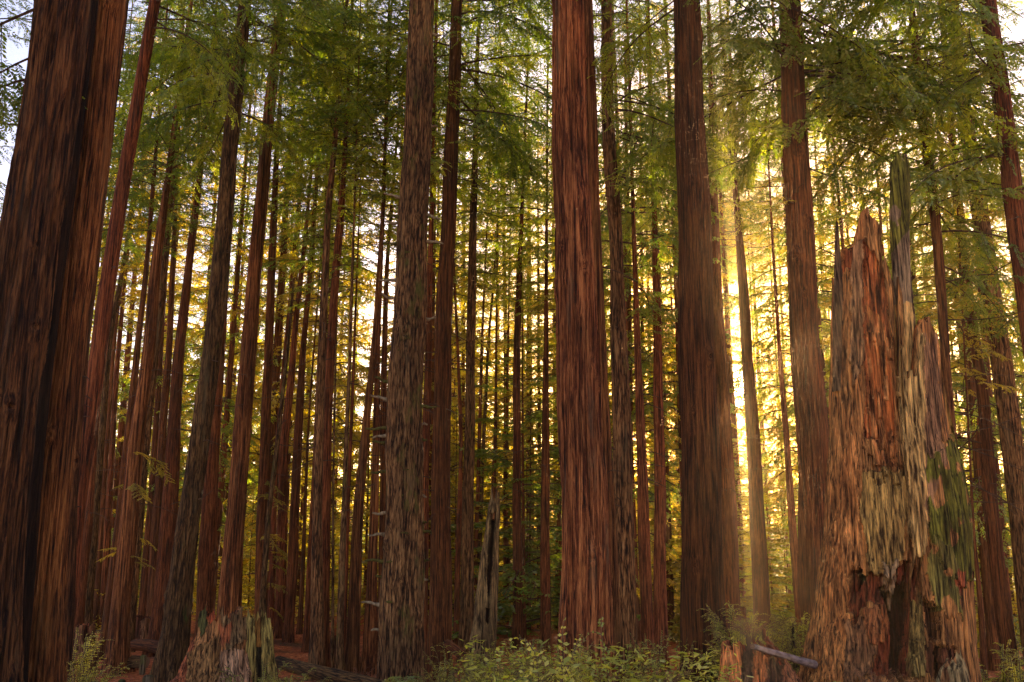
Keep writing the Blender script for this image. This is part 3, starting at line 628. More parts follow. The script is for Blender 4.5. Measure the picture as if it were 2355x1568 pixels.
# ------------------------------------------------------------------ broken stumps and snags
def inpoly(x, z, poly):
    c = np.zeros(x.shape, bool); n = len(poly); j = n - 1
    for i in range(n):
        xi, zi = poly[i]; xj, zj = poly[j]
        with np.errstate(divide='ignore', invalid='ignore'):
            c ^= ((zi > z) != (zj > z)) & (x < (xj - xi) * (z - zi) / (zj - zi + 1e-12) + xi)
        j = i
    return c
def el(pts, Y):
    """elevation outline in view units -> metres on the vertical plane at depth Y"""
    return [(at(x, y, Y)[0].x, at(x, y, Y)[0].z) for x, y in pts]
MOSS = (.16, .145, .018); GRN = (.20, .16, .035)
def shell(name, Y, outline, front, back, base_col, zones=(), seg=200, rows=200, depth=.8, amp=.04, jag=.10, seed=1, label='', cat='stump', parent=None, mat=None, hollow=.82, floor_y=None, jagf=9, part=None, blocks=None):
    """outline rows (y, xl, xr); front/back skylines [(x, y)]; zones: (polygon, colour, offset)"""
    rows_w = sorted([(at(0, y, Y)[0].z, at(xl, y, Y)[0].x, at(xr, y, Y)[0].x) for y, xl, xr in outline])
    oz = np.array([r[0] for r in rows_w]); ol = np.array([r[1] for r in rows_w]); orr = np.array([r[2] for r in rows_w])
    z0 = oz[0]
    th = np.arange(seg) / seg * 2 * PI; u = np.cos(th); s_ = np.sin(th)
    def sky(pts):
        p = sorted(el(pts, Y)); px = np.array([q[0] for q in p]); pz = np.array([q[1] for q in p])
        h = np.full(seg, pz.mean())
        for _ in range(6):
            cx = (np.interp(h, oz, ol) + np.interp(h, oz, orr)) / 2; rx = (np.interp(h, oz, orr) - np.interp(h, oz, ol)) / 2
            h = np.interp(cx + rx * u, px, pz)
        # evaluate by the position low on the shell so that spires keep their x
        return h
    hf = sky(front); hb = sky(back)
    w = np.clip(.5 - s_ * 3.5, 0, 1); h = hf * w + hb * (1 - w)
    nj = fbm(np.stack([u * jagf, s_ * jagf, u * 0 + seed], -1), 3); spk = vnoise(np.stack([th * seg / 16.0, th * 0, th * 0 + seed], -1)); sp2 = vnoise(np.stack([th * seg / 45.0, th * 0, th * 0 + seed + 9], -1))
    h = h + jag * (nj - .5) * 3 + jag * 2.6 * (spk ** 2 - .4) + jag * 3.5 * (sp2 ** 2 - .4)
    f = np.linspace(0, 1, rows)[:, None]
    z = z0 + f * (h[None] - z0)
    cx = (np.interp(z, oz, ol) + np.interp(z, oz, orr)) / 2; rx = (np.interp(z, oz, orr) - np.interp(z, oz, ol)) / 2
    x = cx + rx * u[None]; y = Y + rx * depth * s_[None]
    q = np.stack([x, y, z], -1) + seed * 5.3
    rid = fbm(q * np.array([7, 7, .55]), 3); med = fbm(q * np.array([2.5, 2.5, .6]) + 31, 3) - .5; fine = fbm(q * np.array([26, 26, 3.0]), 2) - .5
    off = amp * (1.6 * (.5 - np.abs(rid - .5) * 3.2) + 2.6 * med + .5 * fine)
    col = np.empty(z.shape + (3,)); col[:] = base_col
    col *= (.75 + .6 * fbm(q * np.array([3, 3, .4]) + 11, 3))[..., None]
    jx = .10 * (fbm(q * np.array([5, 5, 5]), 3) - .5) + .02 * (vnoise(q * 30) - .5); jz = .45 * (fbm(q * np.array([9, 9, .8]) + 3, 3) - .5)
    sc = max(.35, min(1, (orr - ol).max() / 1.2))
    isf = s_[None] < .35
    xx, zz_ = x + jx * sc, z + jz * sc - CAMZ; dep = y * math.cos(PITCH) + zz_ * math.sin(PITCH); upz = -y * math.sin(PITCH) + zz_ * math.cos(PITCH)
    ex = 1177 + F * xx / dep; ez = 784 - F * upz / dep          # elevation drawing coordinates of each point
    if blocks is not None:                                       # square-cracked brown rot
        bm = inpoly(ex, ez, blocks) & isf
        gx = q[..., 0] * 9 + .5 * vnoise(q * np.array([3, 3, 1.5])); ix = np.floor(gx); gzv = q[..., 2] * 2.6 + ix * .37 + .5 * vnoise(q * np.array([1.5, 1.5, 2])); iz = np.floor(gzv)
        rnd = vnoise(np.stack([ix * 3.7 + .5, iz * 5.3 + .5, ix * 0 + seed], -1)) - .5
        crack = np.minimum(np.minimum(gx - ix, 1 - gx + ix) / 9, np.minimum(gzv - iz, 1 - gzv + iz) / 2.6) < .011
        off = off + np.where(bm, rnd * .11 - crack * .05, 0); col[bm] *= (1 + rnd[bm] * .5)[:, None]
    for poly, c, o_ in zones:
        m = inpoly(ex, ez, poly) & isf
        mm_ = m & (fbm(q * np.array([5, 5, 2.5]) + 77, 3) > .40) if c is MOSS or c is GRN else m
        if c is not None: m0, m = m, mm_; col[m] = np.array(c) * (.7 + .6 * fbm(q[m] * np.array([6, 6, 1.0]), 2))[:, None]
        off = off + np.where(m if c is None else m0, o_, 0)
    fade = np.clip((1 - f) * 6, .35, 1)
    nx = u[None] + 0 * z; ny = s_[None] / max(depth, .3) + 0 * z; nn = np.hypot(nx, ny)
    x = x + off * nx / nn; y = y + off * ny / nn
    V = np.stack([x, y, z], -1); col = np.clip(col, 0, 1)
    hm = float(np.percentile(h, 12)) - .35; zc = max(z0, hm) if floor_y is None else at(0, floor_y, Y)[0].z
    VI = []; CI = []
    cxt = (np.interp(h, oz, ol) + np.interp(h, oz, orr)) / 2; rxt = (np.interp(h, oz, orr) - np.interp(h, oz, ol)) / 2
    for g in np.linspace(0, 1, 26):
        zi = h + (zc - h) * g; cxi = (np.interp(zi, oz, ol) + np.interp(zi, oz, orr)) / 2; rxi = (np.interp(zi, oz, orr) - np.interp(zi, oz, ol)) / 2
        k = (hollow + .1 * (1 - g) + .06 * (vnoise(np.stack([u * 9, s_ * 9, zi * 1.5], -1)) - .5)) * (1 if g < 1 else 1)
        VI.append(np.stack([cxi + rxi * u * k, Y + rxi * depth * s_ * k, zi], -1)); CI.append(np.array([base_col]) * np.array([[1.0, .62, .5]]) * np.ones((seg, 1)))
    for kk in (.5, .02):
        VI.append(np.stack([VI[25][:, 0].mean() + (VI[25][:, 0] - VI[25][:, 0].mean()) * kk, Y + (VI[25][:, 1] - Y) * kk, np.full(seg, zc) - .1 * kk], -1)); CI.append(CI[0])
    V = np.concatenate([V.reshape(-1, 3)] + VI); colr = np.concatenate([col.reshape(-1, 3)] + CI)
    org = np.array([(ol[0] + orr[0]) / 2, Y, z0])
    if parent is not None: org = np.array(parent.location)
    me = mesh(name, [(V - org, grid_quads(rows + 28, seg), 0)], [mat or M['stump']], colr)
    if parent is not None: return ob(name, me, parent)
    o = ob(name, me, None, org)
    if part is None: tag(o, label, cat)
    return o

YS = 14.0
root = ob('snag', None, None, at(2035, 1640, YS)[0]); tag(root, 'giant hollow dead redwood snag with split spires, charred hollow base and mossy side', 'snag')
PALE = (.62, .36, .12); ORNG = (.36, .10, .03); DK = (.012, .004, .003); GREY = (.36, .175, .075); RED = (.26, .06, .03); BRN = (.20, .10, .045)
zones = [
 ([(1905,480),(1990,480),(1990,1000),(1975,1568),(1820,1568)], (.42,.17,.052), .0),
 ([(1955,560),(1992,560),(1990,800),(1960,900)], GREY, .03),
 ([(1985,560),(2035,640),(2062,900),(2062,1060),(1985,1000)], (.38,.10,.03), -.07),
 ([(1990,700),(2062,790),(2066,1050),(2030,1090),(1990,980)], (.50,.18,.055), -.02),
 ([(1935,1080),(1968,1000),(1985,1300),(1950,1568),(1880,1568),(1905,1300)], (.50,.19,.055), .02),
 ([(1985,1080),(2075,1070),(2085,1180),(2075,1280),(2050,1330),(2000,1320),(1980,1200)], (.44,.25,.07), .06),
 ([(2066,790),(2112,780),(2120,1000),(2130,1250),(2110,1290),(2088,1230),(2078,1080),(2070,980)], PALE, .10),
 ([(2112,780),(2150,780),(2165,1060),(2140,1200),(2122,1180),(2118,1000)], (.36,.18,.085), .0),
 ([(2125,1060),(2180,1000),(2240,1200),(2225,1330),(2180,1330),(2140,1250)], MOSS, .04),
 ([(2145,1220),(2190,1290),(2210,1420),(2160,1410),(2130,1330)], GRN, .03),
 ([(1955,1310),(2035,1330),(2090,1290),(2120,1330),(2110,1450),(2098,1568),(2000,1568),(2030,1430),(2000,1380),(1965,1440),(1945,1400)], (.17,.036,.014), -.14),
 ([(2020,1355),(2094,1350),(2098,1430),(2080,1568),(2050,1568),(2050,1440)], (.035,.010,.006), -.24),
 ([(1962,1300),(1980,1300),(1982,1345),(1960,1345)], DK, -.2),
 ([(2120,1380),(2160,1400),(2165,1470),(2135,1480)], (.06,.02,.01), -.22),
 ([(2030,1290),(2062,1290),(2062,1370),(2045,1390),(2030,1360)], (.36,.22,.11), .08),
 ([(1950,1440),(2005,1430),(2020,1500),(2005,1568),(1940,1568)], (.27,.12,.05), .05),
 ([(1985,1400),(2035,1400),(2045,1450),(2030,1490),(2000,1480)], (.36,.12,.04), .06),
 ([(2100,1390),(2120,1390),(2128,1568),(2092,1568)], (.27,.17,.05), .03),
 ([(2135,1480),(2200,1490),(2215,1568),(2130,1568)], (.15,.05,.02), -.05),
 ([(2195,1290),(2210,1300),(2205,1360),(2190,1340)], (.45,.11,.04), .0),
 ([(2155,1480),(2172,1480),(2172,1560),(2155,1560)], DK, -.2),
]
outline = [(330,1935,2150),(520,1917,2148),(700,1917,2150),(784,1915,2152),(900,1912,2157),(1000,1911,2172),(1100,1906,2197),(1200,1899,2215),(1300,1890,2218),(1400,1876,2224),(1500,1856,2232),(1568,1838,2240),(1660,1812,2252)]
front = [(1915,700),(1922,640),(1930,620),(1938,640),(1944,560),(1952,515),(1962,492),(1985,494),(1990,560),(1998,600),(2008,640),(2022,700),(2032,800),(2040,880),(2062,880),(2070,760),(2100,740),(2125,780),(2150,860),(2165,1000),(2185,1060),(2205,1130),(2225,1200)]
back = [(1915,640),(1940,620),(1960,560),(1990,540),(2000,525),(2010,590),(2030,690),(2055,700),(2090,720),(2120,760),(2150,860),(2170,1000),(2225,1180)]
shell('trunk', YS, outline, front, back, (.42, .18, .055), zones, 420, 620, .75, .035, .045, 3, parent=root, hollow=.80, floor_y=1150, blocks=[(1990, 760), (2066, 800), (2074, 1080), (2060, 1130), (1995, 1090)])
shell('spire', YS - .45, [(355,2049,2085),(420,2043,2089),(520,2044,2089),(600,2050,2092),(700,2058,2095),(784,2064,2104),(900,2066,2112),(1000,2068,2112),(1060,2080,2110)],
      [(2043,380),(2050,364),(2062,366),(2072,372),(2080,358),(2088,376)], [(2043,380),(2065,370),(2088,376)], (.27, .18, .10),
      [([(2030,340),(2100,340),(2100,520),(2035,600)], MOSS, 0), ([(2055,700),(2115,700),(2115,1060),(2060,1060)], PALE, .01)], 110, 380, .55, .030, .05, 8, parent=root, hollow=.6)
shell('spire', YS - .2, [(508,1921,1926),(560,1918,1930),(650,1917,1938),(760,1916,1950),(900,1913,1955)], [(1916,512),(1924,506),(1932,512)], [(1916,512),(1932,512)], (.15, .085, .045), (), 50, 160, .5, .012, .02, 12, parent=root, hollow=.5)
shell('mossy_spire', YS, [(762,2134,2142),(820,2126,2150),(880,2121,2155),(960,2115,2160),(1100,2110,2170)], [(2120,775),(2138,760),(2155,775)], [(2120,775),(2155,775)], MOSS, (), 60, 160, .5, .012, .02, 14, parent=root, hollow=.5)
shell('mossy_spire', YS - .15, [(1028,2172,2180),(1060,2166,2187),(1120,2162,2202),(1200,2158,2218),(1300,2165,2216)], [(2165,1035),(2177,1026),(2190,1035)], [(2165,1035),(2190,1035)], (.13, .085, .035), (), 60, 160, .5, .012, .02, 15, parent=root, hollow=.5)
shell('root_buttress', YS + .5, [(1200,2185,2222),(1300,2182,2224),(1400,2178,2228),(1568,2172,2240),(1650,2165,2250)], [(2180,1200),(2225,1205)], [(2180,1200),(2225,1205)], (.17, .13, .05), (), 60, 160, .6, .02, .04, 16, parent=root)
shell('rotten_fragment', YS - 1.2, [(1505,2185,2212),(1540,2160,2225),(1580,2150,2228),(1650,2140,2235)], [(2150,1545),(2170,1530),(2195,1512),(2210,1500),(2222,1515)], [(2150,1545),(2222,1520)], (.33, .24, .11), (), 60, 90, .5, .03, .05, 17, parent=root)

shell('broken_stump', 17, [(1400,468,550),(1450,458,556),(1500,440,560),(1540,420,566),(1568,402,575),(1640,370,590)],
      [(455,1425),(468,1404),(476,1400),(486,1412),(496,1402),(508,1415),(518,1402),(530,1410),(540,1400),(552,1404),(560,1440)], [(455,1440),(480,1415),(520,1420),(560,1430)], (.36, .16, .06),
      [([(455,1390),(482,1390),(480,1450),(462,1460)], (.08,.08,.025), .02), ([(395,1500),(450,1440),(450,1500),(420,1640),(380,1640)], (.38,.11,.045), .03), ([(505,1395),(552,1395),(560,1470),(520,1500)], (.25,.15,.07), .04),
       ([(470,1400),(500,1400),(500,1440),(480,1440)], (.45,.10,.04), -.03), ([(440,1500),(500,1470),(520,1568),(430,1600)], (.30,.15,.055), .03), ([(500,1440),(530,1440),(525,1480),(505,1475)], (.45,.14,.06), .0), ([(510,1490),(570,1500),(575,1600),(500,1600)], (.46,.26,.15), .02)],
      220, 200, .8, .05, .06, 21, 'jagged broken foreground stump, rust and moss coloured, at the foot of the rough fir', jagf=14)
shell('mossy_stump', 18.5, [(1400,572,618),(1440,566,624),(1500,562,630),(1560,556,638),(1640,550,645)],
      [(560,1430),(570,1410),(580,1404),(590,1420),(600,1405),(612,1402),(620,1412),(630,1440)], [(560,1440),(600,1425),(630,1440)], (.38, .28, .08),
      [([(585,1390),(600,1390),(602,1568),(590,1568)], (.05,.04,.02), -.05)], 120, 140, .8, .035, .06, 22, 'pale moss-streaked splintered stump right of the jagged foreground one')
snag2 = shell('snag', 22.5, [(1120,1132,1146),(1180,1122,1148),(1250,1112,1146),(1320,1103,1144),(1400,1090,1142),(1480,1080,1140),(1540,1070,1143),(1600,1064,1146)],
      [(1110,1180),(1125,1135),(1131,1118),(1136,1150),(1142,1135),(1148,1128)], [(1110,1190),(1135,1150),(1148,1140)], (.22, .14, .06),
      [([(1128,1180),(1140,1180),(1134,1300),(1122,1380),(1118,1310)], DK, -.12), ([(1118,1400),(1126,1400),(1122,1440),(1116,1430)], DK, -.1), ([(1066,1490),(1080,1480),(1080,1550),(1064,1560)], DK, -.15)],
      130, 300, .85, .03, .10, 23, 'dark leaning snag with jagged tip and black cavities right of the flaky trunk', 'snag')
shell('cut_stump', 26.5, [(1430,160,215),(1470,158,215),(1500,152,218),(1560,145,222)], [(155,1432),(190,1440),(203,1428),(217,1430)], [(155,1436),(217,1436)], (.25, .11, .05), [([(192,1425),(206,1425),(206,1490),(192,1490)], (.08,.02,.01), -.04)], 80, 70, .9, .03, .04, 24, 'reddish cut stump behind the leafy shrub at lower left')
shell('cut_stump', 33, [(1415,300,346),(1440,299,346),(1470,297,348),(1500,294,350)], [(299,1414),(325,1414),(330,1422),(346,1420)], [(299,1416),(346,1418)], (.10, .035, .018), [([(323,1410),(352,1410),(352,1480),(323,1480)], (.32,.16,.08), .01)], 80, 60, .9, .02, .02, 25, 'two-tone cut stump, half dark and half tan, beyond the red path')
shell('small_stump', 28, [(1463,760,776),(1490,757,779),(1520,752,782),(1540,748,786)], [(757,1465),(768,1462),(779,1463)], [(757,1465),(779,1464)], (.10, .028, .018), (), 60, 50, .9, .02, .03, 26, 'small dark red stump on the needle floor between thin stems')
shell('rotten_stump', 13.2, [(1470,1674,1765),(1500,1672,1800),(1568,1668,1838),(1640,1660,1845)],
      [(1672,1485),(1685,1472),(1700,1474),(1712,1478),(1718,1462),(1730,1464),(1738,1500),(1760,1480),(1775,1436),(1784,1440),(1790,1500),(1810,1520),(1838,1530)], [(1672,1490),(1720,1478),(1770,1470),(1838,1500)], (.30, .10, .045),
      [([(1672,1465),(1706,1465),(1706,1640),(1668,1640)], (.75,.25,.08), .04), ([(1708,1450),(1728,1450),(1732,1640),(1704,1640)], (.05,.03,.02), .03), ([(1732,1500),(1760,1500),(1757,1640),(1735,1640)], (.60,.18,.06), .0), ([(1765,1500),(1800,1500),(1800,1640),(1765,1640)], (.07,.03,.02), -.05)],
      200, 150, .6, .04, .05, 27, 'wide crumbling orange and black stump left of the giant hollow snag')
shell('splinter_post', 15, [(1440,1821,1825),(1480,1818,1828),(1568,1815,1834),(1640,1810,1840)], [(1816,1440),(1823,1434),(1830,1442)], [(1816,1442),(1830,1442)], (.11, .08, .045), (), 30, 60, .8, .01, .02, 28, 'thin pointed grey wood splinter standing behind the resting log', 'post', hollow=.4)

# ------------------------------------------------------------------ logs
def log(p0, p1, r0, r1, mat, label, name='fallen_log', seg=48, rows=90, seed=0, bend=0):
    p0 = np.array(p0); p1 = np.array(p1); n = rows; t = np.linspace(0, 1, n)
    d = p1 - p0; L = np.linalg.norm(d); d = d / L; a = np.cross(d, [0, 0, 1]); a /= np.linalg.norm(a); b = np.cross(a, d)
    th = np.arange(seg) / seg * 2 * PI
    r = (r0 + (r1 - r0) * t)[:, None] * np.ones(seg)
    q = np.stack([np.cos(th)[None] * 3 + 0 * t[:, None], np.sin(th)[None] * 3 + 0 * t[:, None], (t * L * 1.1)[:, None] + 0 * th[None]], -1) + seed * 9
    r = r * (1 + .22 * (fbm(q, 3) - .5) + .12 * (fbm(q * np.array([3, 3, .5]), 2) - .5))
    c = p0 + (p1 - p0) * t[:, None] + b * (bend * np.sin(t * PI))[:, None]
    # object frame: z along the log so the bark runs lengthwise
    V = np.stack([r * np.cos(th), r * np.sin(th), (t * L)[:, None] + 0 * r], -1); V[..., 1] += (bend * np.sin(t * PI))[:, None]
    caps = [(np.concatenate([V[e], V[e] * np.array([.55, .55, 1]) , V[e] * np.array([.02, .02, 1])]), grid_quads(3, seg)[:, ::-1] if e == 0 else grid_quads(3, seg), 1) for e in (0, -1)]
    me = mesh(name, [(V.reshape(-1, 3), grid_quads(n, seg), 0)] + caps, [M[mat], M['endgrain']])
    o = ob(name, me, None, p0); o.rotation_mode = 'QUATERNION'
    o.rotation_quaternion = Matrix((tuple(a), tuple(b), tuple(d))).transposed().to_quaternion() if np.linalg.det(np.array([a, b, d])) > 0 else Matrix((tuple(-a), tuple(b), tuple(d))).transposed().to_quaternion()
    tag(o, label, 'log'); return o
def endgrain():
    m, nt, N, L = newmat('log_end_grain'); v = coords(nt, L, (1, 1, 1), False); w = N('ShaderNodeTexWave'); w.wave_type = 'RINGS'; w.rings_direction = 'Z'; L(v, w.inputs['Vector']); w.inputs['Scale'].default_value = 14; w.inputs['Distortion'].default_value = 2
    r = ramp(nt, [(0, (.12, .06, .03)), (1, (.28, .16, .09))]); L(w.outputs['Fac'], r.inputs[0]); principled(nt, L, r.outputs[0], .9); return m
M['endgrain'] = endgrain(); M['greywood'] = flat('bare_grey_wood', (.10, .065, .055), (.42, .30, .27), 14)
def on(x, y, Y, dz=0): p = at(x, y, Y)[0]; return (p.x, p.y, p.z + dz)
log(on(275,1520,26.4), on(333,1523,25.9), .17, .16, 'fir', 'short moss-brown log with a cut end beside the red path')
log(on(308,1483,30), on(376,1494,28.6), .17, .19, 'darkred', 'dark log lying across the far end of the red path', bend=.06, seed=2)
log(on(640,1522,21), on(885,1588,17.5), .13, .17, 'fir', 'long thin fallen log slanting along the bottom left of the central spruce', rows=160, seed=3)
log(on(1028,1480,22), on(1078,1518,20.5), .10, .11, 'redfar', 'small dark red log leaning between the even red trunk and the dark snag', seed=4)
log(on(1730,1486,12.5), on(1872,1528,13.7), .034, .058, 'greywood', 'bare purplish-grey log resting from the orange stump to the giant snag', rows=110, seed=5)
def block(x0, x1, ytop, Y, h, label):
    p, t = at((x0 + x1) / 2, ytop, Y); w = (x1 - x0) * t / F / 2; n = 7
    g = np.linspace(-1, 1, n); V = []; Fc = []; off = 0
    for ax_ in range(3):
        for s in (-1, 1):
            A, B = np.meshgrid(g, g); q = np.zeros((n, n, 3)); o2 = [k for k in range(3) if k != ax_]
            q[..., ax_] = s; q[..., o2[0]] = A; q[..., o2[1]] = B; V.append(q.reshape(-1, 3)); Fc.append(grid_quads(n, n, False) + off); off += n * n
    V = np.concatenate(V); l6 = (np.abs(V) ** 8).sum(1) ** (1 / 8); V = V / l6[:, None]; V = V + .05 * (np.stack([vnoise(V * 3 + k * 7) for k in range(3)], -1) - .5)
    V = V * np.array([w, w * .9, h / 2]); o = ob('timber_post', mesh('timber_post', [(V, np.concatenate(Fc), 0)], [M['snag']]), None, (p.x, Y, p.z - h / 2)); tag(o, label, 'post')
block(330, 352, 1552, 21.5, .9, 'dark square timber post at the near edge of the red path')
block(324, 336, 1506, 25.4, .5, 'pale square timber post against the cut end of the short log')
block(273, 288, 1562, 21.0, .7, 'lowest small timber post poking up left of the square one')

# ------------------------------------------------------------------ shrubs and ferns
def shrub_mesh(seed, h, nst, leafl, leafw, mat, spread=.7, sub=5, sp=.035):
    rs = np.random.default_rng(seed); W = []; Lf = []
    t = np.linspace(0, 1, 10)
    for k in range(nst):
        a = rs.uniform(0, 2 * PI); l = h * rs.uniform(.6, 1.1); out = spread * rs.uniform(.15, 1.0) * h; r0 = rs.uniform(0, .15)
        p = np.stack([(r0 + out * t ** 1.6) * math.cos(a), (r0 + out * t ** 1.6) * math.sin(a), l * (t * 1.05 - .22 * t ** 3)], -1) + .02 * np.stack([np.sin(t * 9 + k), np.cos(t * 7 + k), 0 * t], -1)
        W.append(tube(p, .008 * (1 - .8 * t) + .0015, 4))
        Lf.append(leaflets(p[4:], sp, leafl, leafw, np.array([0, 0, 1.0]), rs, 1.2, .1))
        for q in range(sub):
            f = rs.uniform(.3, .95); b0 = np.array([np.interp(f, t, p[:, j]) for j in range(3)]); a2 = a + rs.uniform(-1.5, 1.5); l2 = rs.uniform(.15, .42) * h * .55
            tt = np.linspace(0, 1, 5); p2 = b0 + l2 * np.stack([tt * math.cos(a2), tt * math.sin(a2), .45 * tt - .4 * tt ** 2 + 0 * tt], -1)
            W.append(tube(p2, .0035 * (1 - .7 * tt) + .001, 3)); Lf.append(leaflets(p2, sp, leafl * rs.uniform(.7, 1.1), leafw, np.array([0, 0, 1.0]), rs, 1.15, .08))
    w = merge(W); l = merge(Lf)
    return mesh('foliage', [(w[0], w[1], 0), (l[0], l[1], 1)], [M['stem'], mat], smooth=False)
SH = [shrub_mesh(800 + i, 1.0, 20, .023, .0125, M['shrub'], .65, 12, .022) for i in range(4)]
SHL = [shrub_mesh(830 + i, 1.0, 5, .060, .030, M['shrub'], .55, 2, .06) for i in range(3)]
SHT = [shrub_mesh(860 + i, 1.0, 30, .022, .011, M['shrub'], .6, 18, .015) for i in range(2)]
SHR = [shrub_mesh(880 + i, 1.0, 34, .05, .010, M['bracken'], 1.1, 5, .05) for i in range(2)]
def fern_mesh(seed):
    rs = np.random.default_rng(seed); Lf = []; W = []; t = np.linspace(0, 1, 12)
    for k in range(11):
        a = k / 11 * 2 * PI + rs.uniform(-.25, .25); l = rs.uniform(.55, .85)
        p = np.stack([l * t * math.cos(a) * .85, l * t * math.sin(a) * .85, l * (.95 * t - .95 * t ** 2.2)], -1)
        W.append(tube(p, .005 * (1 - .7 * t), 3)); u = t
        V, Fq = leaflets(p[1:], .022, .10, .020, np.array([0, 0, 1.0]), rs, 1.35, .05); Lf.append((V, Fq))
    w = merge(W); l = merge(Lf); return mesh('fronds', [(w[0], w[1], 0), (l[0], l[1], 1)], [M['stem'], M['fern']], smooth=False)
FE = [fern_mesh(i) for i in range(3)]
def plant(lib, x, ytop, Y, label, group=None, name='shrub', cat='shrub', wide=1.0, part='foliage', hgt=None, lift=None):
    p = at(x, ytop, Y)[0]; g = float(gz(p.x, Y)) if lift is None else at(x, lift, Y)[0].z; h = max(.3, p.z - g) if hgt is None else hgt
    z = p.z - h if hgt is not None else g
    k = random.randrange(len(lib)); o = ob(name, lib[k], None, (p.x, Y, z), random.uniform(0, 6.28), (h * wide, h * wide, h)); tag(o, label, cat, group); return o
# centre huckleberries: each with its own place
G = 'huckleberry shrubs along the bottom centre'
for (x, yt, Y, w, lab) in [
 (1030,1455,19,.8,'feathery reddish shrub at the foot of the even dark red trunk'),
 (1010,1500,15,1.0,'low dense shrub just right of the base of the central spruce'),
 (1055,1530,12,1.2,'low green shrub at the bottom edge below the dark leaning snag'),
 (1125,1462,14,.9,'bushy shrub covering the right foot of the dark leaning snag'),
 (1170,1500,10.5,1.0,'dense shrub at the bottom edge right of the dark snag'),
 (1222,1440,12,.8,'upright leafy shrub before the lone reddish trunk'),
 (1245,1490,9,1.0,'dense low shrub at the left foot of the great twin redwood'),
 (1310,1500,8.6,1.0,'low shrub in front of the great twin redwood base'),
 (1380,1530,8.4,1.0,'low shrub at the right foot of the great twin redwood'),
 (1500,1420,15.5,.6,'tall airy shrub in front of the mid-sized trunk with crooked limbs'),
 (1455,1440,17,.5,'small shrub sprouting beside the foot of the grey-green flecked trunk'),
 (1540,1490,14,.8,'shrub crowding the left foot of the wide smooth redwood'),
 (1290,1432,10,.7,'airy shrub standing straight before the great twin redwood'),
 (1192,1442,11.5,.7,'taller airy shrub between the dark snag and the lone reddish trunk'),
 (1345,1455,9.5,.7,'airy shrub over the right root of the great twin redwood'),
 (1545,1432,15.8,.45,'tall narrow shrub against the left edge of the wide smooth redwood'),
 (1088,1468,13,.7,'airy shrub over the left foot of the dark leaning snag'),
 (1470,1530,11,1.0,'low russet shrub at the bottom edge between twin and smooth redwoods'),
 ]:
    plant(SH, x, yt, Y, lab, G, wide=w * .72)
for (x, yt, Y, w, lab) in [(1265,1385,8.0,.75,'long arching stems with oval leaves across the great twin redwood'), (1395,1385,8.3,.6,'tall arching stem with the largest leaves right of the twin redwood'), (1330,1470,7.6,.9,'loose large-leaved shrub low before the twin redwood'), (1590,1500,9,.4,'little two-leaved sprig before the wide smooth redwood'), (1200,1470,8,.9,'sparse large-leaved shrub at the bottom right of the dark snag')]:
    plant(SHL, x, yt, Y, lab, 'large-leaved arching shrubs', wide=w)
for (x, yt, Y, w, hg, lab) in [(1700,1352,16,.5,1.0,'sunlit bush on the bank right of the wide smooth redwood'), (1745,1375,15.5,.55,.9,'reddish backlit bush above the crumbling orange stump'), (1715,1378,15.2,.5,.8,'dense sunlit bush directly above the crumbling orange stump'), (1772,1392,17.5,.5,.8,'pale sunlit bush in the foot of the sun gap'), (1690,1392,14.6,.4,.8,'low bush clinging to the right edge of the wide smooth redwood'), (1790,1400,16.5,.5,.8,'small bush filling the gap left of the ribbed redwood'), (1838,1372,14.9,.35,.75,'spindly bush against the foot of the ribbed redwood')]:
    plant(SHT, x, yt, Y, lab, 'bushes on the bank by the sun gap', wide=w)
for (x, yt, Y, w, lab) in [(190,1425,19,.8,'leafy shrub before the reddish cut stump at lower left'), (175,1500,14,.9,'dense shrub at the foot of the thick rusty redwood'), (205,1548,14.5,.8,'low green shrub at the bottom left corner of the path'),
  (600,1500,15,.9,'green shrub at the foot of the mossy pale stump'), (650,1515,14,.9,'shrub over the upper end of the long thin log'), (580,1540,12,1.0,'lowest shrub right of the jagged foreground stump'), (640,1548,11,1.0,'fern-like shrub below the long thin log')]:
    plant(SH, x, yt, Y, lab, 'shrubs at the lower left', wide=w)
for (x, yt, Y, w, lab) in [(2280,1440,17,.8,'pale feathery shrub before the brick-red trunk'), (2330,1480,15,.9,'shrub in the bottom right corner'), (2250,1500,19,.8,'shrub behind the right foot of the giant snag')]:
    plant(SHT, x, yt, Y, lab, 'shrubs at the lower right', wide=w)
for (x, yt, Y, lab) in [(830,1528,21.5,'heap of dead red bracken left of the central spruce'), (865,1542,20,'red bracken touching the left foot of the central spruce')]:
    plant(SHR, x, yt, Y, lab, 'dead red bracken', 'bracken', 'bracken', 1.3, hgt=.55)
for (x, yt, Y, lab) in [(1500,1535,12,'brown dead bracken left of the wide smooth redwood'), (1725,1405,14.4,'rusty dead bracken on top of the crumbling orange stump'), (2010,1530,12.6,'red bracken litter in the mouth of the charred hollow')]:
    plant(SHR, x, yt, Y, lab, 'dead rust bracken on the right', 'bracken', 'bracken', 1.1, hgt=.45)
for (x, yt, Y, s, lab) in [(690,1550,13,.8,'fern fronds below the long thin log on the left'), (805,1552,14,.7,'fern beside the lower end of the long thin log'), (928,1540,12.5,.5,'upright fern frond before the central spruce'), (975,1555,12,.8,'fern at the right foot of the central spruce'), (1080,1550,9.5,.8,'green fern below the dark leaning snag'), (1160,1535,9,.7,'fern beneath the shrub beside the dark snag'), (1925,1552,11,.5,'pale fern before the giant hollow snag'), (235,1555,13.5,.7,'fern in the lower left corner')]:
    p = at(x, yt, Y)[0]; o = ob('fern', random.choice(FE), None, (p.x, Y, p.z - .42 * s), random.uniform(0, 6), (s, s, s)); tag(o, lab, 'fern', 'ferns along the bottom edge')
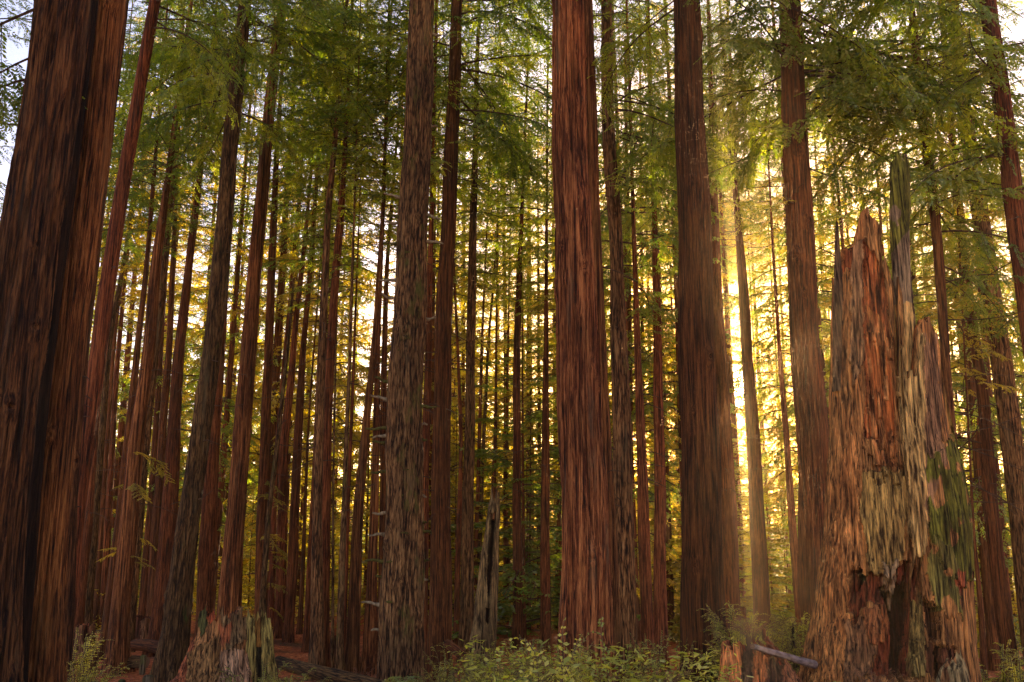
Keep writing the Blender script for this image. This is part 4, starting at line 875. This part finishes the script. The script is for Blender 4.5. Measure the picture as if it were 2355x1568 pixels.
# leafy ground cover on the bank and beyond the path
def cover(n, gen, mat, name, label, size, lift=.12):
    rs = np.random.default_rng(n); x, y = gen(rs, n); z = gz(x, y) + rs.random(n) ** 2 * lift * 3
    c = np.stack([x, y, z], -1); K = 8
    ctr = c[:, None] + rs.normal(0, size * 1.6, (n, K, 3)) * np.array([1, 1, .6]); ctr[..., 2] = np.maximum(ctr[..., 2], gz(ctr[..., 0], ctr[..., 1]))
    D = rs.normal(0, 1, (n, K, 2, 3)) * np.array([1, 1, .45]) * size
    quad = np.stack([ctr - D[:, :, 0] * .6, ctr + D[:, :, 1] * .25, ctr + D[:, :, 0] * .6, ctr - D[:, :, 1] * .25], 2).reshape(-1, 3)
    tag(ob(name, mesh(name, [(quad, np.arange(len(quad)).reshape(-1, 4), 0)], [mat], smooth=False)), label, None, None, 'stuff')
cover(2200, lambda rs, n: ((lambda y: (rs.uniform(-.05, .225, n) * y, y))(rs.uniform(6, 20, n))), M['shrub'], 'ground_cover', 'low leafy ground cover on the near bank', .04, .25)
cover(9000, lambda rs, n: ((lambda y: (rs.uniform(-.5, .62, n) * y, y))(rs.uniform(36, 75, n))), M['leafy'], 'undergrowth', 'yellow-green undergrowth beyond the trunks', .11, .5)
cover(6000, lambda rs, n: (rs.uniform(-12, 3, n), rs.uniform(18, 36, n)), M['bracken'], 'needle_litter', 'red needle litter and twigs on the forest floor', .035, .02)

# ------------------------------------------------------------------ haze in the air
def haze():
    m, nt, N, L = newmat('forest_haze'); v = N('ShaderNodeVolumePrincipled'); v.inputs['Color'].default_value = (1.0, .66, .36, 1); v.inputs['Density'].default_value = .0009; v.inputs['Anisotropy'].default_value = .76
    o = N('ShaderNodeOutputMaterial'); L(v.outputs[0], o.inputs['Volume'])
    x0, x1, y0, y1, z0, z1 = -110, 110, -12, 160, -12, 40
    V = np.array([(x, y, z) for z in (z0, z1) for x, y in ((x0, y0), (x1, y0), (x1, y1), (x0, y1))], float)
    Q = np.array([(0, 3, 2, 1), (4, 5, 6, 7), (0, 1, 5, 4), (1, 2, 6, 5), (2, 3, 7, 6), (3, 0, 4, 7)])
    tag(ob('haze', mesh('haze', [(V, Q, 0)], [m], smooth=False)), 'warm haze hanging between the trunks', None, None, 'stuff')
haze()
# ------------------------------------------------------------------ light, sky, camera
sd = (at(1697, 890, 100)[0] - Vector((0, 0, CAMZ))).normalized()
elev = math.asin(sd.z); azim = math.atan2(sd.x, sd.y)
sun = bpy.data.lights.new('sun', 'SUN'); sun.energy = 5.0; sun.angle = math.radians(.6); sun.color = (1.0, .80, .52)
so = bpy.data.objects.new('sun', sun); C.objects.link(so); so.rotation_mode = 'QUATERNION'; so.rotation_quaternion = sd.to_track_quat('Z', 'Y')
so.location = (20, 60, 40)
world = bpy.data.worlds.new('World'); bpy.context.scene.world = world; world.use_nodes = True
nt = world.node_tree; nt.nodes.clear(); L = nt.links.new
sky = nt.nodes.new('ShaderNodeTexSky'); sky.sky_type = 'NISHITA'; sky.sun_disc = False; sky.sun_elevation = elev; sky.sun_rotation = azim
sky.air_density = 1.0; sky.dust_density = .8; sky.ozone_density = 1.5
bg = nt.nodes.new('ShaderNodeBackground'); bg.inputs['Strength'].default_value = .14
ti = nt.nodes.new('ShaderNodeMix'); ti.data_type = 'RGBA'; ti.blend_type = 'MULTIPLY'; ti.inputs[0].default_value = 1; L(sky.outputs[0], ti.inputs[6]); 
# the sky turns from lilac white to gold towards the sun, with the bright disc in it
tcw = nt.nodes.new('ShaderNodeTexCoord'); dt = nt.nodes.new('ShaderNodeVectorMath'); dt.operation = 'DOT_PRODUCT'; L(tcw.outputs['Generated'], dt.inputs[0]); dt.inputs[1].default_value = tuple(sd)
wr = ramp(nt, [(0, (1.06, .80, .84)), (.45, (1.0, .78, .74)), (.82, (.80, .54, .34)), (1.0, (.62, .30, .11))])
mr = nt.nodes.new('ShaderNodeMapRange'); L(dt.outputs['Value'], mr.inputs[0]); mr.inputs[1].default_value = math.cos(math.radians(30)); mr.inputs[2].default_value = 1.0; L(mr.outputs[0], wr.inputs[0])
L(wr.outputs[0], ti.inputs[7])
dm = nt.nodes.new('ShaderNodeMapRange'); dm.interpolation_type = 'SMOOTHSTEP'; L(dt.outputs['Value'], dm.inputs[0]); dm.inputs[1].default_value = math.cos(math.radians(1.5)); dm.inputs[2].default_value = math.cos(math.radians(.7))
dsc = nt.nodes.new('ShaderNodeMix'); dsc.data_type = 'RGBA'; dsc.blend_type = 'MIX'; L(dm.outputs[0], dsc.inputs[0]); L(ti.outputs[2], dsc.inputs[6]); dsc.inputs[7].default_value = (60, 42, 22, 1); L(dsc.outputs[2], bg.inputs['Color'])
out = nt.nodes.new('ShaderNodeOutputWorld'); L(bg.outputs[0], out.inputs[0])

cam = bpy.data.cameras.new('camera'); co = bpy.data.objects.new('camera', cam); C.objects.link(co)
cam.sensor_width = 36; cam.lens = F / 2354 * 36; co.location = (0, 0, CAMZ); co.rotation_euler = (PI / 2 + PITCH, 0, 0); cam.clip_end = 5000; cam.clip_start = .1
sc = bpy.context.scene; sc.camera = co
sc.render.engine = 'CYCLES'
sc.view_settings.view_transform = 'Standard'; sc.view_settings.look = 'None'; sc.view_settings.gamma = 1; sc.view_settings.exposure = 2.1
sc.cycles.use_denoising = True; sc.cycles.denoising_prefilter = 'NONE'; sc.cycles.sample_clamp_direct = 12; sc.cycles.use_adaptive_sampling = True; sc.cycles.adaptive_threshold = .02
sc.cycles.max_bounces = 5; sc.cycles.diffuse_bounces = 3; sc.cycles.transmission_bounces = 4; sc.cycles.glossy_bounces = 2; sc.cycles.transparent_max_bounces = 4; sc.cycles.volume_bounces = 1
sc.cycles.sample_clamp_indirect = 8
